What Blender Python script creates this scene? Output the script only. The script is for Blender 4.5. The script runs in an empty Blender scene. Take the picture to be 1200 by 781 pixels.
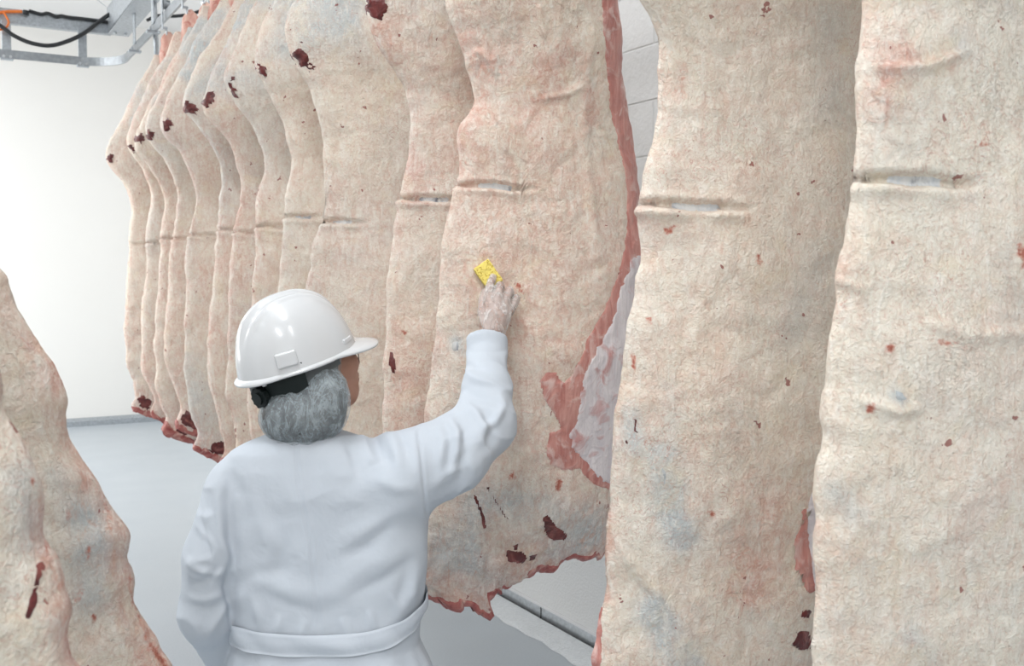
import bpy, math, random
import numpy as np
from mathutils import Vector, Matrix
from mathutils.bvhtree import BVHTree

scene = bpy.context.scene
COL = scene.collection
random.seed(7)

# ------------------------------------------------------------------ camera
EYE = 1.72
YAW = math.radians(29.8)      # the rail runs along +Y; the camera looks 29.8 deg to the right of it
PITCH = math.radians(3.36)
FPX = 1200.0
cam_d = bpy.data.cameras.new('camera')
cam_d.sensor_width = 36.0
cam_d.lens = 36.0 * FPX / 1200.0
cam_d.dof.use_dof = True
cam_d.dof.focus_distance = 2.4
cam_d.dof.aperture_fstop = 8.0
cam = bpy.data.objects.new('camera', cam_d)
cam.location = (0, 0, EYE)
cam.rotation_euler = (math.pi / 2 - PITCH, 0, -YAW)
COL.objects.link(cam)
scene.camera = cam

# ------------------------------------------------------------------ light
scene.view_settings.view_transform = 'Standard'
scene.view_settings.look = 'None'
scene.view_settings.gamma = 1.0
scene.view_settings.use_curve_mapping = False
scene.view_settings.exposure = 0.0
world = bpy.data.worlds.new('world')
scene.world = world
world.use_nodes = True
world.node_tree.nodes['Background'].inputs[0].default_value = (0.9, 0.95, 1.0, 1)
world.node_tree.nodes['Background'].inputs[1].default_value = 0.5


def area(name, loc, size, power, color=(0.96, 0.985, 1.0), rot=(0, 0, 0)):
    d = bpy.data.lights.new(name, 'AREA')
    d.shape = 'RECTANGLE'
    d.size, d.size_y = size
    d.energy = power
    d.color = color
    o = bpy.data.objects.new(name, d)
    o.location = loc
    o.rotation_euler = rot
    COL.objects.link(o)
    return o


# unseen fluorescent battens along the ceiling, placed and powered to brighten or darken chosen sides
for i, (x, y, pw) in enumerate([(-0.1, 1.5, 68), (-1.8, -1.4, 132), (-2.6, 2.4, 10), (-1.2, 4.8, 10), (0.1, -2.2, 36), (2.1, 4.4, 26), (-2.2, 7.6, 95), (-1.8, 10.4, 105)]):
    area('ceiling_batten', (x, y, 4.35), (0.35, 2.4), pw)
# strong side light added at the far left of the room, its source unseen
area('unseen_far_left_light', (-3.6, 9.0, 2.2), (3.0, 3.4), 185, (1, 0.985, 0.96), (0, math.radians(-90), 0))

# ------------------------------------------------------------------ pixel helpers (photograph frame 1200x781)
def yawframe(u, v, d):
    """point seen at pixel (u,v) at axial depth d, in the camera's yaw frame (right, forward, up)"""
    xx = (u - 600.0) / FPX
    yy = -(v - 390.5) / FPX
    return np.array([xx * d, d * (math.cos(PITCH) + yy * math.sin(PITCH)), EYE + d * (-math.sin(PITCH) + yy * math.cos(PITCH))])


cy_, sy_ = math.cos(YAW), math.sin(YAW)


def to_world(q):
    return np.array([q[0] * cy_ + q[1] * sy_, -q[0] * sy_ + q[1] * cy_, q[2]])


def pix(u, v, d):
    return to_world(yawframe(u, v, d))


def pix_y(u, v, y):
    a = pix(u, v, 1.0) - np.array([0, 0, EYE])
    k = y / a[1]
    return np.array([a[0] * k, y, EYE + a[2] * k])


def project(P):
    """world points (N,3) -> pixels u,v and axial depth"""
    r = P[:, 0] * cy_ - P[:, 1] * sy_
    f = P[:, 0] * sy_ + P[:, 1] * cy_
    z = P[:, 2] - EYE
    d = f * math.cos(PITCH) - z * math.sin(PITCH)
    h = f * math.sin(PITCH) + z * math.cos(PITCH)
    return 600 + FPX * r / d, 390.5 - FPX * h / d, d


# ------------------------------------------------------------------ object helpers
def tag(o, label=None, cat=None, group=None, kind=None):
    if label: o['label'] = label
    if cat: o['category'] = cat
    if group: o['group'] = group
    if kind: o['kind'] = kind
    return o


def empty(name, loc, rz=0.0):
    o = bpy.data.objects.new(name, None)
    o.location = loc
    o.rotation_euler = (0, 0, rz)
    o.empty_display_size = 0.1
    COL.objects.link(o)
    return o


def mesh_np(name, V, F, mat=None, parent=None, smooth=True, attr=None):
    me = bpy.data.meshes.new(name)
    V = np.ascontiguousarray(V, dtype=np.float32)
    if isinstance(F, np.ndarray):
        n, k = F.shape
        me.vertices.add(len(V))
        me.vertices.foreach_set('co', V.ravel())
        me.loops.add(n * k)
        me.loops.foreach_set('vertex_index', F.astype(np.int32).ravel())
        me.polygons.add(n)
        me.polygons.foreach_set('loop_start', np.arange(n, dtype=np.int32) * k)
        me.update(calc_edges=True)
        me.validate()
    else:
        me.from_pydata(V.tolist(), [], F)
        me.update()
    if smooth:
        me.polygons.foreach_set('use_smooth', np.ones(len(me.polygons), dtype=bool))
    if attr is not None:
        for nm, a in attr.items():
            at = me.color_attributes.new(nm, 'FLOAT_COLOR', 'POINT')
            c = np.ones((len(V), 4), dtype=np.float32)
            c[:, :a.shape[1]] = a
            at.data.foreach_set('color', c.ravel())
    if mat: me.materials.append(mat)
    o = bpy.data.objects.new(name, me)
    COL.objects.link(o)
    if parent: o.parent = parent
    return o


class MB:
    """collects simple solids in lists"""
    def __init__(s):
        s.v, s.f = [], []

    def add(s, V, F):
        b = len(s.v)
        s.v += [tuple(map(float, p)) for p in V]
        s.f += [tuple(i + b for i in f) for f in F]
        return s

    def box(s, c, size, bev=0.0, R=None):
        x, y, z = [k / 2 for k in size]
        b = min(bev, x * .9, y * .9, z * .9)
        if b <= 0:
            V = [(sx * x, sy * y, sz * z) for sx in (-1, 1) for sy in (-1, 1) for sz in (-1, 1)]
            F = [(0, 1, 3, 2), (4, 6, 7, 5), (0, 4, 5, 1), (2, 3, 7, 6), (0, 2, 6, 4), (1, 5, 7, 3)]
        else:
            V, idx = [], {}
            for sx in (-1, 1):
                for sy in (-1, 1):
                    for sz in (-1, 1):
                        for ax in range(3):
                            q = [sx * (x - b), sy * (y - b), sz * (z - b)]
                            q[ax] = (sx * x, sy * y, sz * z)[ax]
                            idx[(sx, sy, sz, ax)] = len(V)
                            V.append(tuple(q))
            F = []
            for ax in range(3):
                o1, o2 = [a for a in range(3) if a != ax]
                for sg in (-1, 1):
                    quad = []
                    for a1, a2 in ((-1, -1), (1, -1), (1, 1), (-1, 1)):
                        k = [0, 0, 0]; k[ax] = sg; k[o1] = a1; k[o2] = a2
                        quad.append(idx[(*k, ax)])
                    F.append(tuple(quad if (sg > 0) == (ax != 1) else quad[::-1]))
                for a1 in (-1, 1):
                    for a2 in (-1, 1):
                        quad = []
                        for sg, pl in ((-1, o1), (1, o1), (1, o2), (-1, o2)):
                            k = [0, 0, 0]; k[ax] = sg; k[o1] = a1; k[o2] = a2
                            quad.append(idx[(*k, pl)])
                        F.append(tuple(quad))
            for sx in (-1, 1):
                for sy in (-1, 1):
                    for sz in (-1, 1):
                        F.append(tuple(idx[(sx, sy, sz, a)] for a in range(3)))
        V = np.array(V)
        if R is not None: V = V @ np.array(R).T
        return s.add(V + np.array(c), F)

    def tube(s, pts, r, n=8, closed=False, caps=True, flat=1.0):
        pts = [np.array(p, float) for p in pts]
        m = len(pts)
        rr = r if hasattr(r, '__len__') else [r] * m
        V, F = [], []
        up = np.array([0, 0, 1.0])
        prev = None
        for i, p in enumerate(pts):
            t = pts[(i + 1) % m] - pts[i - 1] if closed else pts[min(i + 1, m - 1)] - pts[max(i - 1, 0)]
            t = t / (np.linalg.norm(t) + 1e-12)
            if prev is None:
                a = np.cross(t, up)
                if np.linalg.norm(a) < 1e-3: a = np.cross(t, np.array([1.0, 0, 0]))
            else:
                a = prev - t * prev.dot(t)
            a /= np.linalg.norm(a)
            prev = a
            b = np.cross(t, a)
            for k in range(n):
                th = 2 * math.pi * k / n
                V.append(p + rr[i] * (math.cos(th) * a + flat * math.sin(th) * b))
        for i in range(m if closed else m - 1):
            j = (i + 1) % m
            for k in range(n):
                k2 = (k + 1) % n
                F.append((i * n + k, i * n + k2, j * n + k2, j * n + k))
        if caps and not closed:
            F.append(tuple(range(n))[::-1]); F.append(tuple((m - 1) * n + k for k in range(n)))
        return s.add(V, F)

    def prism(s, prof, axis_pts):
        """profile (list of 3-vectors) swept to a list of offsets"""
        n = len(prof)
        V, F = [], []
        for o in axis_pts:
            for p in prof: V.append(np.array(p) + np.array(o))
        for i in range(len(axis_pts) - 1):
            for k in range(n):
                k2 = (k + 1) % n
                F.append((i * n + k, i * n + k2, (i + 1) * n + k2, (i + 1) * n + k))
        F.append(tuple(range(n))[::-1]); F.append(tuple((len(axis_pts) - 1) * n + k for k in range(n)))
        return s.add(V, F)

    def build(s, name, mat=None, parent=None, smooth=False):
        me = bpy.data.meshes.new(name)
        me.from_pydata(s.v, [], s.f)
        me.update()
        if smooth: me.polygons.foreach_set('use_smooth', np.ones(len(me.polygons), dtype=bool))
        bmf(me)
        if mat: me.materials.append(mat)
        o = bpy.data.objects.new(name, me)
        COL.objects.link(o)
        if parent: o.parent = parent
        return o


def bmf(me):
    import bmesh
    b = bmesh.new(); b.from_mesh(me)
    bmesh.ops.recalc_face_normals(b, faces=b.faces)
    b.to_mesh(me); b.free()


def arc(c, r, a0, a1, n, ax1, ax2):
    c, ax1, ax2 = map(np.array, (c, ax1, ax2))
    return [c + r * (math.cos(a0 + (a1 - a0) * i / n) * ax1 + math.sin(a0 + (a1 - a0) * i / n) * ax2) for i in range(n + 1)]


# ------------------------------------------------------------------ numpy noise
_rs = np.random.RandomState(3)
_perm = _rs.permutation(256).astype(np.int32)
_perm = np.concatenate([_perm, _perm])
_g = _rs.normal(size=(256, 3)).astype(np.float32)
_g /= np.linalg.norm(_g, axis=1, keepdims=True)


def perlin(p, seed=0):
    p = np.asarray(p, dtype=np.float32) + np.float32(seed * 17.31)
    i = np.floor(p).astype(np.int32)
    f = p - i
    w = f * f * f * (f * (f * 6 - 15) + 10)
    i &= 255
    out = np.zeros(len(p), dtype=np.float32)
    for dx in (0, 1):
        wx = w[:, 0] if dx else 1 - w[:, 0]
        hx = _perm[(i[:, 0] + dx) & 255]
        for dy in (0, 1):
            wy = w[:, 1] if dy else 1 - w[:, 1]
            hy = _perm[(hx + i[:, 1] + dy) & 255]
            for dz in (0, 1):
                wz = w[:, 2] if dz else 1 - w[:, 2]
                g = _g[_perm[(hy + i[:, 2] + dz) & 255]]
                out += wx * wy * wz * (g[:, 0] * (f[:, 0] - dx) + g[:, 1] * (f[:, 1] - dy) + g[:, 2] * (f[:, 2] - dz))
    return out * 1.5


def fbm(p, seed=0, oct=3):
    o, a, s = 0, 1.0, 1.0
    for k in range(oct):
        o = o + a * perlin(p * s, seed + k * 3.7)
        a *= 0.5; s *= 2.03
    return o


def ss(a, b, x):
    t = np.clip((x - a) / (b - a), 0, 1)
    return t * t * (3 - 2 * t)


def polyline_dist(u, v, pts):
    """distance of points to a polyline and the parameter along it (0..1)"""
    pts = np.array(pts, float)
    best = np.full(len(u), 1e9); par = np.zeros(len(u))
    seg = np.linalg.norm(np.diff(pts, axis=0), axis=1)
    cum = np.concatenate([[0], np.cumsum(seg)]); tot = cum[-1]
    for k in range(len(pts) - 1):
        a, b = pts[k], pts[k + 1]
        d = b - a
        t = np.clip(((u - a[0]) * d[0] + (v - a[1]) * d[1]) / (d @ d + 1e-9), 0, 1)
        q = np.hypot(u - a[0] - t * d[0], v - a[1] - t * d[1])
        m = q < best
        best[m] = q[m]; par[m] = (cum[k] + t[m] * seg[k]) / tot
    return best, par


def poly_sd(u, v, pts):
    """signed distance to a closed polygon, positive inside"""
    pts = list(pts)
    d, _ = polyline_dist(u, v, pts + [pts[0]])
    inside = np.zeros(len(u), bool)
    n = len(pts)
    for k in range(n):
        x1, y1 = pts[k]; x2, y2 = pts[(k + 1) % n]
        if y1 == y2: continue
        c = ((y1 > v) != (y2 > v)) & (u < (x2 - x1) * (v - y1) / (y2 - y1) + x1)
        inside ^= c
    return np.where(inside, d, -d)


# ------------------------------------------------------------------ surface nets from a distance function
def surface_nets(fn, lo, hi, h, coarse=4, slack=1.6):
    lo = np.array(lo, float); hi = np.array(hi, float)
    n = (np.ceil((hi - lo) / (h * coarse)).astype(int)) * coarse
    nc = n // coarse
    H = h * coarse
    gc = [lo[k] + (np.arange(nc[k]) + 0.5) * H - 0.5 * h for k in range(3)]
    Pc = np.stack(np.meshgrid(*gc, indexing='ij'), -1).reshape(-1, 3)
    vc = fn(Pc).reshape(nc)
    near = np.abs(vc) < H * slack
    vals = np.repeat(np.repeat(np.repeat(np.where(vc < 0, -1.0, 1.0).astype(np.float32), coarse, 0), coarse, 1), coarse, 2)
    nf = np.repeat(np.repeat(np.repeat(near, coarse, 0), coarse, 1), coarse, 2)
    idx = np.argwhere(nf)
    vals[nf] = fn(lo + idx * h).astype(np.float32)
    ins = vals < 0
    c = np.zeros(tuple(k - 1 for k in ins.shape), np.int8)
    for a in (0, 1):
        for b in (0, 1):
            for d in (0, 1):
                c += ins[a:ins.shape[0] - 1 + a, b:ins.shape[1] - 1 + b, d:ins.shape[2] - 1 + d]
    act = np.argwhere((c > 0) & (c < 8))
    ids = np.full(c.shape, -1, np.int32)
    ids[tuple(act.T)] = np.arange(len(act))
    corner = np.array([(a, b, d) for a in (0, 1) for b in (0, 1) for d in (0, 1)])
    cv = np.stack([vals[act[:, 0] + k[0], act[:, 1] + k[1], act[:, 2] + k[2]] for k in corner], 1)
    S = np.zeros((len(act), 3)); N = np.zeros(len(act))
    for i in range(8):
        for j in range(i + 1, 8):
            if np.abs(corner[i] - corner[j]).sum() != 1: continue
            m = (cv[:, i] < 0) != (cv[:, j] < 0)
            t = cv[m, i] / (cv[m, i] - cv[m, j])
            S[m] += corner[i] + t[:, None] * (corner[j] - corner[i])
            N[m] += 1
    V = lo + (act + S / N[:, None]) * h
    Q = []
    for ax in range(3):
        sl0 = [slice(1, -1)] * 3; sl1 = [slice(1, -1)] * 3
        sl0[ax] = slice(0, -1); sl1[ax] = slice(1, None)
        a, b = ins[tuple(sl0)], ins[tuple(sl1)]
        e = np.argwhere(a != b)
        flip = a[tuple(e.T)]
        off = np.ones(3, int); off[ax] = 0
        e = e + off
        o1, o2 = [(1, 2), (2, 0), (0, 1)][ax]
        u1 = np.zeros(3, int); u1[o1] = 1
        u2 = np.zeros(3, int); u2[o2] = 1
        q = np.stack([ids[tuple((e - u1 - u2).T)], ids[tuple((e - u2).T)], ids[tuple(e.T)], ids[tuple((e - u1).T)]], 1)
        q[~flip] = q[~flip][:, ::-1]
        Q.append(q)
    Q = np.concatenate(Q)
    Q = Q[(Q >= 0).all(1)]
    return V, Q


def smooth_verts(V, Q, it=2, lam=0.5):
    E = np.concatenate([Q[:, [0, 1]], Q[:, [1, 2]], Q[:, [2, 3]], Q[:, [3, 0]]])
    E = np.concatenate([E, E[:, ::-1]])
    cnt = np.bincount(E[:, 0], minlength=len(V))[:, None].clip(1)
    for _ in range(it):
        S = np.stack([np.bincount(E[:, 0], weights=V[E[:, 1], k], minlength=len(V)) for k in range(3)], 1)
        V = V + lam * (S / cnt - V)
    return V


def vert_normals(V, Q):
    n = np.cross(V[Q[:, 2]] - V[Q[:, 0]], V[Q[:, 3]] - V[Q[:, 1]])
    N = np.stack([np.bincount(Q.ravel(), weights=np.repeat(n[:, k], 4), minlength=len(V)) for k in range(3)], 1)
    return N / (np.linalg.norm(N, axis=1, keepdims=True) + 1e-12)


def cone(p, a, b, ra, rb, flat=None):
    a = np.array(a, float); b = np.array(b, float)
    d = b - a
    t = np.clip((p - a) @ d / (d @ d), 0, 1)
    w = p - (a + t[:, None] * d)
    if flat is not None:
        nrm, k = np.array(flat[0], float), flat[1]
        nrm /= np.linalg.norm(nrm)
        w = w + (w @ nrm)[:, None] * nrm * (k - 1)
    return np.linalg.norm(w, axis=1) - (ra + t * (rb - ra))


def ellipsoid(p, c, r, R=None):
    q = p - np.array(c)
    if R is not None: q = q @ np.array(R)
    r = np.array(r, float)
    k0 = np.linalg.norm(q / r, axis=1)
    k1 = np.linalg.norm(q / (r * r), axis=1)
    return k0 * (k0 - 1) / (k1 + 1e-9)


def smin(a, b, k):
    h = np.clip(0.5 + 0.5 * (b - a) / k, 0, 1)
    return b + (a - b) * h - k * h * (1 - h)


# ------------------------------------------------------------------ materials
class NT:
    def __init__(s, name):
        s.m = bpy.data.materials.new(name)
        s.m.use_nodes = True
        s.t = s.m.node_tree
        s.p = s.t.nodes['Principled BSDF']
        s.out = s.t.nodes['Material Output']

    def n(s, typ, **kw):
        nd = s.t.nodes.new(typ)
        for k, v in kw.items(): setattr(nd, k, v)
        return nd

    def l(s, a, b): s.t.links.new(a, b)

    def val(s, x, sock):
        if isinstance(x, (int, float)): sock.default_value = x
        elif isinstance(x, tuple): sock.default_value = x if len(x) != 3 or sock.type != 'RGBA' else (*x, 1)
        else: s.l(x, sock)

    def noise(s, vec, scale, detail=4, rough=0.55, dist=0.0):
        nd = s.n('ShaderNodeTexNoise')
        s.l(vec, nd.inputs['Vector'])
        nd.inputs['Scale'].default_value = scale
        nd.inputs['Detail'].default_value = detail
        nd.inputs['Roughness'].default_value = rough
        nd.inputs['Distortion'].default_value = dist
        return nd.outputs['Fac']

    def ramp(s, fac, stops):
        nd = s.n('ShaderNodeValToRGB')
        s.val(fac, nd.inputs[0])
        e = nd.color_ramp.elements
        while len(e) < len(stops): e.new(0.5)
        for el, (pos, c) in zip(e, stops):
            el.position = pos
            el.color = (c, c, c, 1) if isinstance(c, (int, float)) else (*c, 1)
        return nd.outputs[0]

    def mix(s, fac, a, b, mode='MIX'):
        nd = s.n('ShaderNodeMix', data_type='RGBA', blend_type=mode)
        s.val(fac, nd.inputs[0]); s.val(a, nd.inputs[6]); s.val(b, nd.inputs[7])
        return nd.outputs[2]

    def math(s, op, a, b=0.0, clamp=False):
        nd = s.n('ShaderNodeMath', operation=op, use_clamp=clamp)
        s.val(a, nd.inputs[0]); s.val(b, nd.inputs[1])
        return nd.outputs[0]

    def obj(s, rnd=True, scale=(1, 1, 1)):
        tc = s.n('ShaderNodeTexCoord')
        v = tc.outputs['Object']
        if rnd:
            oi = s.n('ShaderNodeObjectInfo')
            sc = s.n('ShaderNodeVectorMath', operation='MULTIPLY_ADD')
            s.l(oi.outputs['Random'], sc.inputs[0])
            sc.inputs[1].default_value = (31, 47, 23)
            s.l(v, sc.inputs[2])
            v = sc.outputs[0]
        if scale != (1, 1, 1):
            mp = s.n('ShaderNodeMapping')
            s.l(v, mp.inputs[0]); mp.inputs['Scale'].default_value = scale
            v = mp.outputs[0]
        return v

    def bump(s, h, dist, strength=1.0, prev=None):
        nd = s.n('ShaderNodeBump')
        s.l(h, nd.inputs['Height'])
        nd.inputs['Distance'].default_value = dist
        nd.inputs['Strength'].default_value = strength
        if prev is not None: s.l(prev, nd.inputs['Normal'])
        return nd.outputs[0]

    def set(s, **kw):
        names = dict(col='Base Color', rough='Roughness', metal='Metallic', spec='Specular IOR Level', normal='Normal', coat='Coat Weight', coatr='Coat Roughness', alpha='Alpha', sub='Subsurface Weight')
        for k, v in kw.items(): s.val(v, s.p.inputs[names[k]])
        return s.m


def simple(name, col, rough=0.5, metal=0.0, noise_amt=0.06, nscale=30, bumpd=0.0, spec=0.5, coat=0.0):
    t = NT(name)
    v = t.obj(False)
    n = t.noise(v, nscale, 5)
    c = t.mix(t.ramp(n, [(0.3, 0.0), (0.7, 1.0)]), tuple(k * (1 - noise_amt) for k in col), tuple(min(1, k * (1 + noise_amt)) for k in col))
    t.set(col=c, rough=rough, metal=metal, spec=spec, coat=coat)
    if bumpd: t.set(normal=t.bump(n, bumpd))
    return t.m


def mat_fat():
    t = NT('beef_fat')
    v = t.obj(True)
    at = t.n('ShaderNodeVertexColor', layer_name='tint')
    sep = t.n('ShaderNodeSeparateColor')
    t.l(at.outputs[0], sep.inputs[0])
    pink, blue, pale = sep.outputs[0], sep.outputs[1], sep.outputs[2]
    n1 = t.noise(v, 4.5, 5, 0.6, 0.8)
    base = t.mix(t.ramp(n1, [(0.32, 0.0), (0.68, 1.0)]), (0.82, 0.735, 0.60), (0.85, 0.795, 0.685))
    # pink flush, broken up
    n2 = t.noise(v, 13, 7, 0.68, 1.2)
    pf = t.math('ADD', t.math('MULTIPLY', t.ramp(n2, [(0.46, 0.0), (0.72, 1.0)]), 0.20), t.math('MULTIPLY', pink, t.ramp(n2, [(0.25, 0.1), (0.62, 1.0)])), True)
    c = t.mix(pf, base, (0.70, 0.44, 0.365))
    n10 = t.noise(v, 31, 6, 0.65, 2.2)
    c = t.mix(t.math('MULTIPLY', t.ramp(n10, [(0.50, 0.0), (0.66, 1.0)]), t.math('MULTIPLY', pink, 1.0), True), c, (0.66, 0.36, 0.28))
    c = t.mix(t.math('MULTIPLY', t.ramp(n10, [(0.30, 0.6), (0.45, 0.0)]), pale, True), c, (0.90, 0.85, 0.77))
    # blue-grey membrane showing through, and grey standing in for shade on far sides
    n3 = t.noise(v, 9, 4, 0.6, 0.6)
    bf = t.math('MULTIPLY', blue, t.ramp(n3, [(0.25, 0.35), (0.6, 1.0)]), True)
    c = t.mix(bf, c, (0.52, 0.555, 0.56))
    # pale strands of loose tissue, in patches only
    n4 = t.noise(v, 44, 5, 0.55, 1.8)
    strand = t.ramp(t.math('ABSOLUTE', t.math('SUBTRACT', n4, 0.5)), [(0.0, 1.0), (0.03, 0.0)])
    n5 = t.noise(v, 5, 4, 0.6)
    sw = t.math('MULTIPLY', t.ramp(n5, [(0.50, 0.0), (0.66, 1.0)]), t.math('ADD', t.math('MULTIPLY', pale, 0.9), 0.15), True)
    sf = t.math('MULTIPLY', strand, sw, True)
    c = t.mix(t.math('MULTIPLY', sf, 0.55), c, (0.86, 0.77, 0.66))
    # drawn, near-vertical grain
    mp = t.n('ShaderNodeMapping'); t.l(v, mp.inputs[0]); mp.inputs['Scale'].default_value = (1, 1, 0.3); mp.inputs['Rotation'].default_value = (0, 0.35, 0)
    ng = t.noise(mp.outputs[0], 55, 5, 0.6, 1.0)
    c = t.mix(t.ramp(ng, [(0.52, 0.0), (0.70, 0.6)]), c, (0.90, 0.845, 0.765))
    c = t.mix(t.math('MULTIPLY', t.ramp(ng, [(0.30, 0.75), (0.47, 0.0)]), t.math('ADD', pink, 0.25), True), c, (0.62, 0.37, 0.28))
    # red capillary threads
    n6 = t.noise(v, 17, 5, 0.55, 3.0)
    vein = t.ramp(t.math('ABSOLUTE', t.math('SUBTRACT', n6, 0.5)), [(0.0, 1.0), (0.012, 0.0)])
    n7 = t.noise(v, 3.3, 3)
    c = t.mix(t.math('MULTIPLY', vein, t.ramp(n7, [(0.5, 0.0), (0.66, 0.75)])), c, (0.50, 0.16, 0.11))
    # uneven yellow, grey and rosy tones at hand size
    n8 = t.noise(v, 11, 4, 0.6, 0.5)
    c = t.mix(t.ramp(n8, [(0.56, 0.0), (0.72, 0.45)]), c, (0.80, 0.68, 0.49))
    n9 = t.noise(t.obj(True, (1.3, 1.3, 0.8)), 7, 5, 0.65, 0.5)
    c = t.mix(t.ramp(n9, [(0.25, 0.5), (0.44, 0.0)]), c, (0.60, 0.53, 0.47))
    fz = t.noise(v, 115, 4, 0.65, 1.4)
    c = t.mix(t.ramp(fz, [(0.50, 0.0), (0.70, 0.5)]), c, (0.93, 0.875, 0.80))
    c = t.mix(t.ramp(fz, [(0.30, 0.55), (0.46, 0.0)]), c, (0.64, 0.44, 0.34))
    # dark blood specks
    warp = t.n('ShaderNodeVectorMath', operation='MULTIPLY_ADD')
    nz = t.n('ShaderNodeTexNoise'); t.l(v, nz.inputs['Vector']); nz.inputs['Scale'].default_value = 60
    t.l(nz.outputs['Color'], warp.inputs[0]); warp.inputs[1].default_value = (0.036,) * 3; t.l(v, warp.inputs[2])
    vo = t.n('ShaderNodeTexVoronoi'); t.l(warp.outputs[0], vo.inputs['Vector']); vo.inputs['Scale'].default_value = 30
    sepc = t.n('ShaderNodeSeparateColor'); t.l(vo.outputs['Color'], sepc.inputs[0])
    size = t.math('MULTIPLY', t.math('POWER', sepc.outputs[0], 3.0), 0.22)
    spot = t.ramp(t.math('SUBTRACT', size, vo.outputs['Distance']), [(0.0, 0.0), (0.02, 1.0)])
    pick = t.math('GREATER_THAN', sepc.outputs[1], 0.55)
    spot = t.math('MULTIPLY', spot, pick)
    c = t.mix(t.math('MULTIPLY', spot, 0.8), c, (0.27, 0.05, 0.04))
    bl = t.math('ADD', at.outputs['Alpha'], t.math('MULTIPLY', t.math('SUBTRACT', t.noise(v, 130, 4, 0.6), 0.5), 1.3))
    c = t.mix(t.ramp(bl, [(0.62, 0.0), (0.80, 0.95)]), c, (0.12, 0.02, 0.018))
    c = t.mix(t.ramp(bl, [(0.30, 0.0), (0.66, 0.7)]), c, (0.55, 0.17, 0.11))
    # relief
    h1 = t.noise(v, 22, 6, 0.6, 1.5)
    nb = t.bump(h1, 0.0032)
    nb = t.bump(ng, 0.0035, 0.9, nb)
    nb = t.bump(n10, 0.0045, 0.9, nb)
    vo2 = t.n('ShaderNodeTexVoronoi', feature='SMOOTH_F1'); t.l(warp.outputs[0], vo2.inputs['Vector']); vo2.inputs['Scale'].default_value = 75
    nb = t.bump(vo2.outputs['Distance'], 0.0009, 0.6, nb)
    nb = t.bump(sf, 0.0014, 0.9, nb)
    h3 = t.noise(v, 160, 4, 0.6, 0.6)
    nb = t.bump(h3, 0.0010, 0.8, nb)
    nb = t.bump(fz, 0.0030, 0.9, nb)
    rr = t.ramp(n3, [(0.3, 0.38), (0.7, 0.6)])
    t.set(col=c, rough=rr, spec=0.4, normal=nb)
    return t.m


def mat_meat(name, c1, c2, c3, stretch=(1, 1, 0.12), scale=60, rough=0.35):
    t = NT(name)
    v = t.obj(True)
    mp = t.n('ShaderNodeMapping'); t.l(v, mp.inputs[0]); mp.inputs['Scale'].default_value = stretch
    n1 = t.noise(mp.outputs[0], scale, 6, 0.6, 0.5)
    n2 = t.noise(v, 18, 5, 0.6, 1.0)
    c = t.mix(t.ramp(n1, [(0.35, 0.0), (0.65, 1.0)]), c1, c2)
    c = t.mix(t.ramp(n2, [(0.52, 0.0), (0.7, 0.85)]), c, c3)
    nb = t.bump(n1, 0.004)
    nb = t.bump(n2, 0.006, 1.0, nb)
    t.set(col=c, rough=rough, spec=0.5, normal=nb)
    return t.m


M = {}
M['fat'] = mat_fat()
M['muscle'] = mat_meat('pink_muscle', (0.46, 0.165, 0.14), (0.64, 0.33, 0.28), (0.78, 0.63, 0.58))
M['membrane'] = mat_meat('silver_membrane', (0.66, 0.60, 0.62), (0.80, 0.74, 0.74), (0.55, 0.24, 0.22), (1, 1, 0.1), 70, 0.3)
M['dark_meat'] = mat_meat('dark_meat', (0.06, 0.008, 0.008), (0.15, 0.022, 0.02), (0.34, 0.11, 0.09), (1, 1, 1), 40, 0.3)
M['neck'] = mat_meat('red_neck_meat', (0.26, 0.04, 0.04), (0.50, 0.18, 0.15), (0.70, 0.48, 0.40), (1, 1, 1), 28, 0.35)
M['shank'] = mat_meat('pink_shank', (0.62, 0.30, 0.24), (0.74, 0.50, 0.40), (0.50, 0.12, 0.10), (1, 1, 0.4), 30, 0.4)
M['cut'] = mat_meat('rib_cut', (0.62, 0.64, 0.66), (0.78, 0.77, 0.75), (0.13, 0.13, 0.17), (1, 1, 0.3), 55, 0.4)
M['blue'] = mat_meat('blue_membrane', (0.40, 0.43, 0.45), (0.60, 0.58, 0.55), (0.20, 0.20, 0.25), (1, 1, 0.3), 40, 0.4)


def mat_coat():
    t = NT('white_cotton')
    v = t.obj(False)
    n = t.noise(v, 7, 3)
    c = t.mix(n, (0.525, 0.57, 0.63), (0.565, 0.605, 0.66))
    w = t.noise(t.obj(False, (900, 900, 900)), 1.0, 2)
    nb = t.bump(t.noise(v, 16, 3, 0.5, 0.3), 0.004)
    nb = t.bump(w, 0.0003, 0.6, nb)
    t.set(col=c, rough=0.85, spec=0.2, normal=nb)
    return t.m


M['coat'] = mat_coat()
M['plastic'] = simple('white_plastic', (0.66, 0.67, 0.685), 0.22, 0, 0.01, 20, 0, 0.5, 0.3)
M['black'] = simple('black_plastic', (0.008, 0.013, 0.013), 0.5, spec=0.25)
M['rubber'] = simple('black_rubber', (0.02, 0.022, 0.025), 0.5)
M['grey_web'] = simple('grey_webbing', (0.10, 0.11, 0.115), 0.7, 0, 0.1, 200)
M['orange'] = simple('orange_plastic', (0.85, 0.22, 0.04), 0.5)
M['galv'] = simple('galvanised_steel', (0.42, 0.45, 0.48), 0.42, 0.75, 0.18, 45, 0.0005)
M['rail'] = simple('rail_steel', (0.33, 0.35, 0.37), 0.38, 0.8, 0.15, 30, 0.0005)
M['stainless'] = simple('stainless_steel', (0.55, 0.57, 0.59), 0.3, 0.9, 0.08, 12)
M['trouser'] = simple('white_trousers', (0.78, 0.80, 0.83), 0.85, 0, 0.03, 30, 0.001)
M['boot'] = simple('white_rubber_boot', (0.75, 0.76, 0.76), 0.35)
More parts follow.
